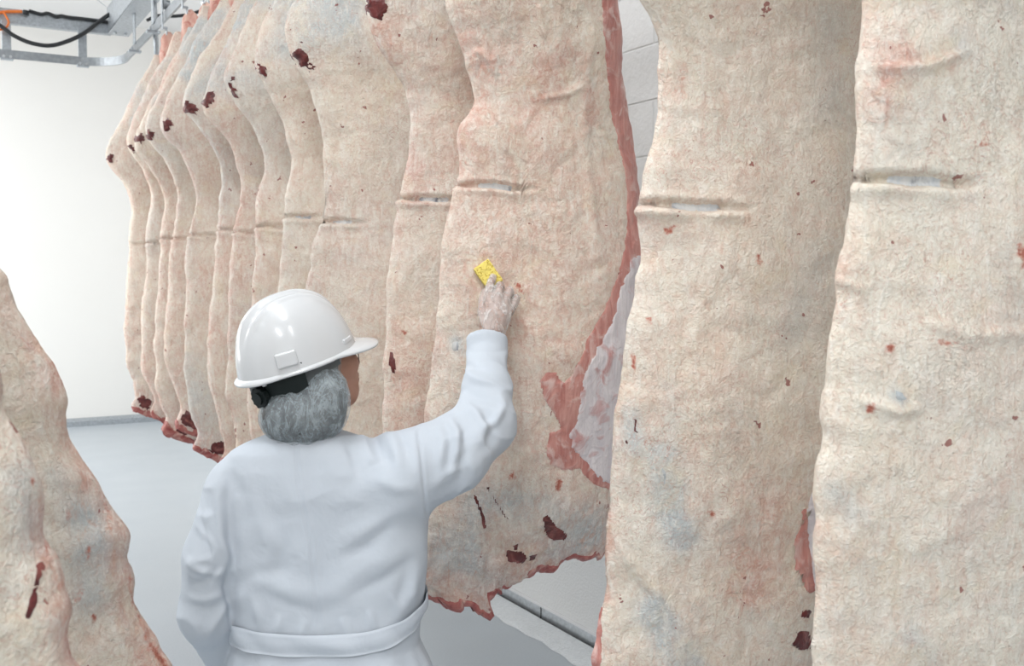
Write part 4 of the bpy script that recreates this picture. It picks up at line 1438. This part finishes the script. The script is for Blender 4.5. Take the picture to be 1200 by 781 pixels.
# back: drapes
fold([(262, 545), (257, 585), (260, 630), (270, 668)], 6, 0.012, 1)
fold([(280, 660), (320, 690), (372, 700), (430, 690)], 14, 0.006)
fold([(290, 610), (340, 640), (375, 660)], 16, 0.004)
fold([(400, 640), (440, 615), (490, 590)], 12, 0.006)
fold([(380, 600), (430, 570), (480, 560)], 14, 0.004)
fold([(385, 690), (440, 660), (490, 640)], 13, 0.006)
fold([(300, 560), (345, 575), (400, 560)], 20, 0.003)
fold([(421, 503), (428, 520), (440, 545)], 6, 0.010, 1)
fold([(450, 505), (462, 525), (470, 550)], 7, 0.008, -1)
fold([(404, 505), (412, 522), (420, 560)], 7, -0.008)
fold([(480, 500), (486, 530), (490, 560)], 6, 0.006)
fold([(300, 590), (318, 640), (312, 690)], 9, 0.005, 1)
fold([(270, 690), (300, 672), (345, 668)], 9, -0.005)
fold([(395, 655), (430, 640), (470, 605)], 8, -0.006)
fold([(405, 700), (450, 680), (488, 650)], 7, -0.005)
fold([(440, 560), (465, 572), (490, 572)], 7, 0.005)
fold([(300, 690), (340, 708), (372, 716)], 7, -0.004)
fold([(270, 560), (285, 580), (290, 620)], 8, -0.004)
fold([(425, 498), (440, 512), (444, 530)], 4, -0.007)
fold([(458, 498), (470, 512), (476, 530)], 4, -0.006)
# gathers above the belt
for a, b, c_ in ((285, 700, 282), (300, 715, 306), (330, 728, 325), (358, 735, 352), (400, 732, 410), (432, 722, 440), (458, 705, 470), (480, 690, 486)):
    fold([(a, b - 10), (c_, b + 18)], 5, 0.005)
fold([(490, 660), (484, 690), (470, 720)], 7, 0.008, -1)
# right sleeve
fold([(525, 487), (536, 505), (535, 530), (527, 560)], 6, 0.014, 1)
fold([(512, 494), (520, 520), (515, 560)], 7, 0.008, 1)
fold([(540, 470), (558, 482), (566, 500), (562, 525)], 6, 0.012, 1)
fold([(590, 462), (588, 480), (580, 495), (560, 508)], 5, 0.010)
fold([(545, 436), (560, 446), (578, 452), (594, 462)], 5, 0.010)
fold([(541, 424), (556, 432), (570, 433)], 4, -0.008)
fold([(539, 455), (550, 462), (570, 468), (590, 478)], 5, -0.008)
fold([(545, 414), (570, 410), (596, 413)], 2.5, -0.003)
fold([(556, 545), (575, 530), (590, 512)], 8, 0.008)
fold([(515, 600), (540, 575), (570, 545)], 9, 0.007)
fold([(500, 575), (520, 560), (545, 548)], 8, 0.006)
# left sleeve
fold([(218, 655), (234, 668), (252, 674), (262, 668)], 4.5, 0.010)
fold([(226, 684), (242, 680), (258, 664)], 4, -0.007)
fold([(220, 700), (240, 704), (264, 694)], 5, 0.007)
fold([(238, 752), (254, 728), (270, 702)], 5, 0.007)
fold([(270, 655), (264, 690), (274, 740)], 4, -0.010)
fold([(238, 596), (250, 620), (258, 655)], 6, 0.005)
fold([(232, 640), (226, 665), (222, 690)], 5, 0.004)
# skirt pleats under the belt
cx, cf, rx, ry = torso_par(V[:, 2])
ang = np.arctan2((V[:, 1] - cf) / ry, (V[:, 0] - cx) / rx)
zb_ = pl(380, 772, 2.11)[2]
sk = ss(zb_ + 0.02, zb_ - 0.10, V[:, 2])
disp += sk * 0.010 * perlin(np.stack([ang * 3.4, ang * 0, V[:, 2] * 0.8], 1), 3)
disp += sk * 0.005 * perlin(np.stack([ang * 8, ang * 0, V[:, 2] * 0.8], 1), 5)
slv = np.maximum(ss(505, 530, u), ss(258, 245, u)) * facing
crs = 1 - np.abs(perlin(V * np.array([9, 9, 15]) + 0.5 * perlin(V * 6, 4)[:, None], 23)) * 2.6
slv = slv * np.where(v < 412, 0.0, 1.0)
disp += slv * 0.0055 * np.clip(crs, 0, 1) ** 2
crb = 1 - np.abs(perlin(V * np.array([8, 8, 7]) @ np.array([[0.8, 0, 0.6], [0, 1, 0], [-0.6, 0, 0.8]]), 29)) * 3.2
disp += (1 - slv) * 0.0030 * np.clip(crb, 0, 1) ** 2 * ss(-0.1, 0.4, perlin(V * 4, 31))
# soft cloth undulation
disp += 0.006 * perlin(V * np.array([7, 7, 4]), 11) + 0.0025 * perlin(V * np.array([16, 16, 9]), 13)
V = V + N * disp[:, None]
V = smooth_verts(V, Q, 1, 0.4)
N2 = vert_normals(V, Q)
# seams pressed in after smoothing, so that they stay crisp
seams = [[(348, 524), (350, 565), (357, 600), (364, 634), (371, 696), (377, 752)], [(490, 499), (494, 549), (498, 592), (507, 622)], [(234, 588), (239, 620), (248, 655)]]
sd = np.zeros(len(V))
for s in seams:
    d, t = polyline_dist(u, v, s)
    sd += (-0.0022 * np.exp(-(d / 1.8) ** 2) + 0.0010 * np.exp(-((d - 4) / 2.0) ** 2)) * facing
V = V + N2 * sd[:, None]
coat = mesh_np('coat', V, Q, M['coat'], person)
coat['label'] = 'white cotton work coat'

# belt: a flat band around the waist, tied low at the back
def belt_mesh(z_of, wid, grow, th=0.004, n=140, m=7):
    Vb, Fb = [], []
    for i in range(n):
        an = 2 * math.pi * i / n
        for side in (0, 1):
            for k in range(m):
                z = z_of(an) + wid * (k / (m - 1) - 0.5)
                cx, cf, rx, ry = [float(q) for q in torso_par(np.array([z]))]
                e = 2 / 2.5
                g = grow + (th if side == 0 else 0) - 0.002 * abs(k / (m - 1) - 0.5) * 4 * (side == 0)
                rip = 0.003 * math.sin(an * 9 + k * 0.7) * math.sin(an * 4.3)
                Vb.append((cx + (rx + g + rip) * np.sign(math.cos(an)) * abs(math.cos(an)) ** e, cf + (ry + g + rip) * np.sign(math.sin(an)) * abs(math.sin(an)) ** e, z))
    w = 2 * m
    for i in range(n):
        j = (i + 1) % n
        loop = list(range(m)) + list(range(2 * m - 1, m - 1, -1))
        for k in range(w):
            a, b = loop[k], loop[(k + 1) % w]
            Fb.append((i * w + a, i * w + b, j * w + b, j * w + a))
    return np.array(Vb), Fb


zmid = pl(380, 757, 2.11)[2]
zl, zr = pl(276, 733, 2.22)[2], pl(490, 708, 2.22)[2]


def belt_z(an):
    c = math.cos(an); s = math.sin(an)
    z = (zl + zr) / 2 + (zr - zl) / 2 * c
    return z + (zmid - z) * max(0, -s) ** 1.2


Vb, Fb = belt_mesh(belt_z, 0.046, 0.008)
ob = mesh_np('belt', Vb, Fb, M['coat'], coat)
bmf(ob.data)
# collar: a low stand around the nape
Vb, Fb = [], []
n, m = 60, 6
for i in range(n + 1):
    an = math.radians(150) + math.radians(240) * i / n
    for side in (0, 1):
        for k in range(m):
            t = k / (m - 1)
            z = NECK[2] - 0.005 + 0.030 * t + 0.012 * math.sin(an) * -1 * 0
            r = 0.082 - 0.012 * t + (0.004 if side == 0 else 0)
            Vb.append((NECK[0] + r * 1.05 * math.cos(an), NECK[1] + 0.012 + r * 0.85 * math.sin(an), z))
w = 2 * m
for i in range(n):
    loop = list(range(m)) + list(range(2 * m - 1, m - 1, -1))
    for k in range(w):
        a, b = loop[k], loop[(k + 1) % w]
        Fb.append((i * w + a, i * w + b, (i + 1) * w + b, (i + 1) * w + a))
oc_ = mesh_np('collar', np.array(Vb), Fb, M['coat'], coat)
bmf(oc_.data)

# --- hair, hair net
def hair_base(p, g=0.0):
    q = (p - HEAD) @ RH
    d = ellipsoid(q, (-0.012, 0, 0.028), (0.100 + g, 0.082 + g, 0.104 + g))
    d = smin(d, ellipsoid(p, pl(353, 488, 2.165), (0.086 + g, 0.072 + g, 0.064 + g)), 0.05)
    d = smin(d, ellipsoid(p, pl(383, 468, 2.165), (0.048 + g, 0.05 + g, 0.06 + g)), 0.03)
    # leave the face free
    face = (q[:, 0] - 0.030) * 0.94 + (-0.02 - q[:, 2]) * 0.38
    return d, face


def hair_sdf(p):
    d, face = hair_base(p)
    return np.maximum(d, face + 0.004)


def net_sdf(p):
    d, face = hair_base(p, 0.0035)
    return np.maximum(d, face)


V, Q = surface_nets(hair_sdf, HEAD - 0.26, HEAD + 0.2, 0.005, 4, 2.2)
V = V + vert_normals(V, Q) * (0.004 * perlin(V * np.array([60, 60, 18]), 5))[:, None]
mesh_np('hair', V, Q, M['hair'], person)
V, Q = surface_nets(net_sdf, HEAD - 0.26, HEAD + 0.2, 0.0045, 4, 2.2)
N = vert_normals(V, Q)
V = smooth_verts(V, Q, 2)
dirp = V - hp(-0.02, 0, 0.02)
an = np.arctan2(dirp[:, 0], -dirp[:, 1])
V = V + N * (0.0035 * perlin(np.stack([an * 9, V[:, 2] * 6, an * 0], 1), 8) + 0.0015 * perlin(V * np.array([45, 45, 30]), 9))[:, None]
net = mesh_np('hair_net', V, Q, M['net'], person)
net['label'] = 'translucent white hair net over dark hair'
# loose strands at the temple
hm = MB()
for k, pts in enumerate([
        [(408, 404, 2.235), (416, 407, 2.245), (424, 407, 2.255), (428, 405, 2.26)],
        [(408, 406, 2.235), (416, 409, 2.245), (424, 411, 2.255), (427, 411, 2.26)],
        [(408, 407, 2.235), (414, 412, 2.245), (418, 420, 2.25), (419, 428, 2.255)],
        [(407, 407, 2.235), (412, 412, 2.235), (415, 422, 2.24), (414, 432, 2.245)],
        [(410, 403, 2.235), (418, 407, 2.245), (425, 409, 2.255)],
        [(406, 408, 2.23), (410, 414, 2.23), (412, 424, 2.235)],
        [(409, 406, 2.235), (416, 410, 2.245), (420, 416, 2.255), (420, 430, 2.26)]]):
    hm.tube(smooth_path([pl(*q) for q in pts], 5), 0.0012, 5)
hs = hm.build('hair_strands', M['hair'], person, True)
hs['kind'] = 'stuff'
# mask loop by the ear
MB().tube(smooth_path([hp(0.030, -0.066, -0.080), hp(0.012, -0.078, -0.062), hp(0.000, -0.082, -0.070), hp(0.006, -0.074, -0.105)], 6), 0.006, 8, flat=0.5).build('mask_loop', M['mask'], person, True)

# --- hard hat (frame: x forward, y left, z up, origin at the rim centre)
HC = pl(349, 422, 2.215)


def hat(x): return HC + np.asarray(x) @ RH.T


A_, B_, H_ = 0.130, 0.106, 0.146
na, nb = 144, 44
Vh = []
for i in range(nb + 1):
    t = i / nb
    ph = (1 - t) * math.pi / 2
    for j in range(na):
        th = 2 * math.pi * j / na
        x, y = math.cos(th), math.sin(th)
        kk = (abs(math.sin(ph)) ** 0.92)
        r = max(0.001, math.cos(math.pi / 2 - ph) ** 0.82) if t < 1 else 0.0
        z = H_ * max(0.0, math.sin(math.pi / 2 - ph)) ** 1.0
        # ph goes pi/2 (rim) -> 0 (crown)
        X_, Y_ = A_ * x * r, B_ * y * r
        # three ridges along the crown
        rid = 0
        for c0, w0, h0 in ((0.0, 0.013, 0.0065), (0.034, 0.008, 0.0035), (-0.034, 0.008, 0.0035)):
            rid += h0 * math.exp(-((Y_ - c0) / w0) ** 4) * (ss(0.22, 0.6, np.float64(t)))
        nrm = np.array([X_ / A_**2, Y_ / B_**2, z / H_**2 + 1e-6]); nrm /= np.linalg.norm(nrm)
        flare = 0.004 * (1 - t) ** 6
        Vh.append(np.array([X_, Y_, z]) + nrm * (rid + flare))
Fh = [(i * na + j, i * na + (j + 1) % na, (i + 1) * na + (j + 1) % na, (i + 1) * na + j) for i in range(nb) for j in range(na)]
hh = empty('hard_hat', (0, 0, 0)); hh.parent = person
shell = mesh_np('shell', hat(np.array(Vh)), Fh, M['plastic'], hh)
bmf(shell.data)
# brim: gutter all round, drawn out to a visor at the front
Vb, Fb = [], []
prof_n = 8
for j in range(na):
    th = 2 * math.pi * j / na
    x, y = math.cos(th), math.sin(th)
    vis = ss(0.25, 0.92, np.float64(x))
    rear = ss(0.5, 0.95, np.float64(-x))
    out = 0.009 + 0.044 * vis + 0.004 * rear
    drop = -0.002 - 0.012 * vis - 0.004 * rear
    pr = [(-0.003, 0.006), (0.000, 0.004), (out * 0.5, 0.004 + drop * 0.5), (out, 0.002 + drop), (out + 0.0015, -0.001 + drop), (out, -0.004 + drop), (out * 0.5, -0.002 + drop * 0.5), (-0.004, -0.004)]
    for o_, z_ in pr:
        Vb.append(((A_ + o_) * x, (B_ + o_ * (0.7 if vis > 0 else 1)) * y, z_))
for j in range(na):
    k2 = (j + 1) % na
    for k in range(prof_n):
        Fb.append((j * prof_n + k, j * prof_n + (k + 1) % prof_n, k2 * prof_n + (k + 1) % prof_n, k2 * prof_n + k))
br = mesh_np('brim', hat(np.array(Vb)), Fb, M['plastic'], hh)
bmf(br.data)


def on_shell(th, z, out=0.0):
    r = math.sqrt(max(0, 1 - (z / H_) ** 2)) ** 0.82
    return np.array([(A_ * r + out) * math.cos(th), (B_ * r + out) * math.sin(th), z])


# moulded accessory slots at the sides and the front rib
for th, wd, hg in ((math.radians(-118), 0.044, 0.030), (math.radians(118), 0.042, 0.026)):
    c = on_shell(th, 0.030, 0.0)
    tn = np.array([-A_ * math.sin(th), B_ * math.cos(th), 0]); tn /= np.linalg.norm(tn)
    on = np.array([math.cos(th) / A_, math.sin(th) / B_, 0]); on /= np.linalg.norm(on)
    R = np.stack([tn, on, np.array([0, 0, 1.0])], 1)
    Vv, Ff = rounded_block((wd, 0.016, hg), 0.003)
    Vv[:, 1] -= 0.12 * Vv[:, 2]
    mesh_np('accessory_slot', hat(Vv @ R.T + c), Ff, M['plastic'], hh)
for th in (math.radians(-48), math.radians(48)):
    c = on_shell(th, 0.020, 0.0)
    tn = np.array([-A_ * math.sin(th), B_ * math.cos(th), 0]); tn /= np.linalg.norm(tn)
    on = np.array([math.cos(th) / A_, math.sin(th) / B_, 0]); on /= np.linalg.norm(on)
    R = np.stack([tn, on, np.array([0, 0, 1.0])], 1)
    Vv, Ff = rounded_block((0.036, 0.010, 0.010), 0.003)
    mesh_np('rib', hat(Vv @ R.T + c), Ff, M['plastic'], hh)
# suspension: black nape strap with ratchet knob, grey webbing towards the temples
def strap(th0, th1, z0, z1, wid, rad, th_, name, mat):
    Vb, Fb = [], []
    n = 40
    for i in range(n + 1):
        t = i / n
        th = th0 + (th1 - th0) * t
        zc = z0(t)
        for o_, dz_ in ((0, -wid / 2), (th_, -wid / 2), (th_, wid / 2), (0, wid / 2)):
            Vb.append(((rad[0] + o_) * math.cos(th), (rad[1] + o_) * math.sin(th), zc + dz_))
    for i in range(n):
        for k in range(4):
            Fb.append((i * 4 + k, i * 4 + (k + 1) % 4, i * 4 + 4 + (k + 1) % 4, i * 4 + 4 + k))
    Fb += [(0, 1, 2, 3), tuple(n * 4 + k for k in (3, 2, 1, 0))]
    o = mesh_np(name, hat(np.array(Vb)), Fb, M[mat], hh, smooth=False)
    bmf(o.data)
    return o


rad = (0.112, 0.107)
nape = lambda t: -0.038 + 0.026 * abs(t - 0.5) * 2
strap(math.radians(108), math.radians(252), nape, 0, 0.056, rad, 0.003, 'nape_strap', 'black')
for s in (-1, 1):
    strap(s * math.radians(60), s * math.radians(122), lambda t: -0.004 - 0.014 * t, 0, 0.036, (0.108, 0.098), 0.002, 'side_webbing', 'grey_web')
kth = math.radians(-163)
kdir = np.array([math.cos(kth), math.sin(kth), 0.0])
kc = np.array([(rad[0] + 0.003) * kdir[0], (rad[1] + 0.003) * kdir[1], -0.040])
km = MB().tube([hat(kc), hat(kc + kdir * 0.012)], 0.022, 18).build('ratchet_knob', M['black'], hh)
MB().tube([hat(kc + kdir * 0.0115), hat(kc + kdir * 0.017)], 0.013, 14).build('knob_cap', M['black'], km)
for k in range(12):
    an = 2 * math.pi * k / 12
    e1_ = np.array([-kdir[1], kdir[0], 0.0]); o_ = 0.0215 * (math.cos(an) * e1_ + math.sin(an) * np.array([0, 0, 1.0]))
    MB().tube([hat(kc + o_ + kdir * 0.002), hat(kc + o_ + kdir * 0.012)], 0.0028, 6).build('knob_grip', M['black'], km)
for s in (-1, 1):
    c = on_shell(s * math.radians(150), 0.0, -0.008)
    MB().tube([hat(c), hat(c + np.array([0, 0, -0.016]))], 0.005, 8).build('strap_clip', M['plastic'], hh)

# --- glove over the right hand
def glove_sdf(p):
    d = hand_sdf(p, 0.0022, 0.002)
    return d + 0.0016 * perlin(p * np.array([70, 70, 35]), 4) + 0.0008 * perlin(p * 150, 6)


c0 = pl(584, 362, D0 - 0.06)
V, Q = surface_nets(glove_sdf, c0 - np.array([0.09, 0.10, 0.13]), c0 + np.array([0.09, 0.09, 0.12]), 0.0018, 4, 2.4)
gl = mesh_np('glove', V, Q, M['glove'], person)
gl['label'] = 'clear vinyl glove on the right hand'
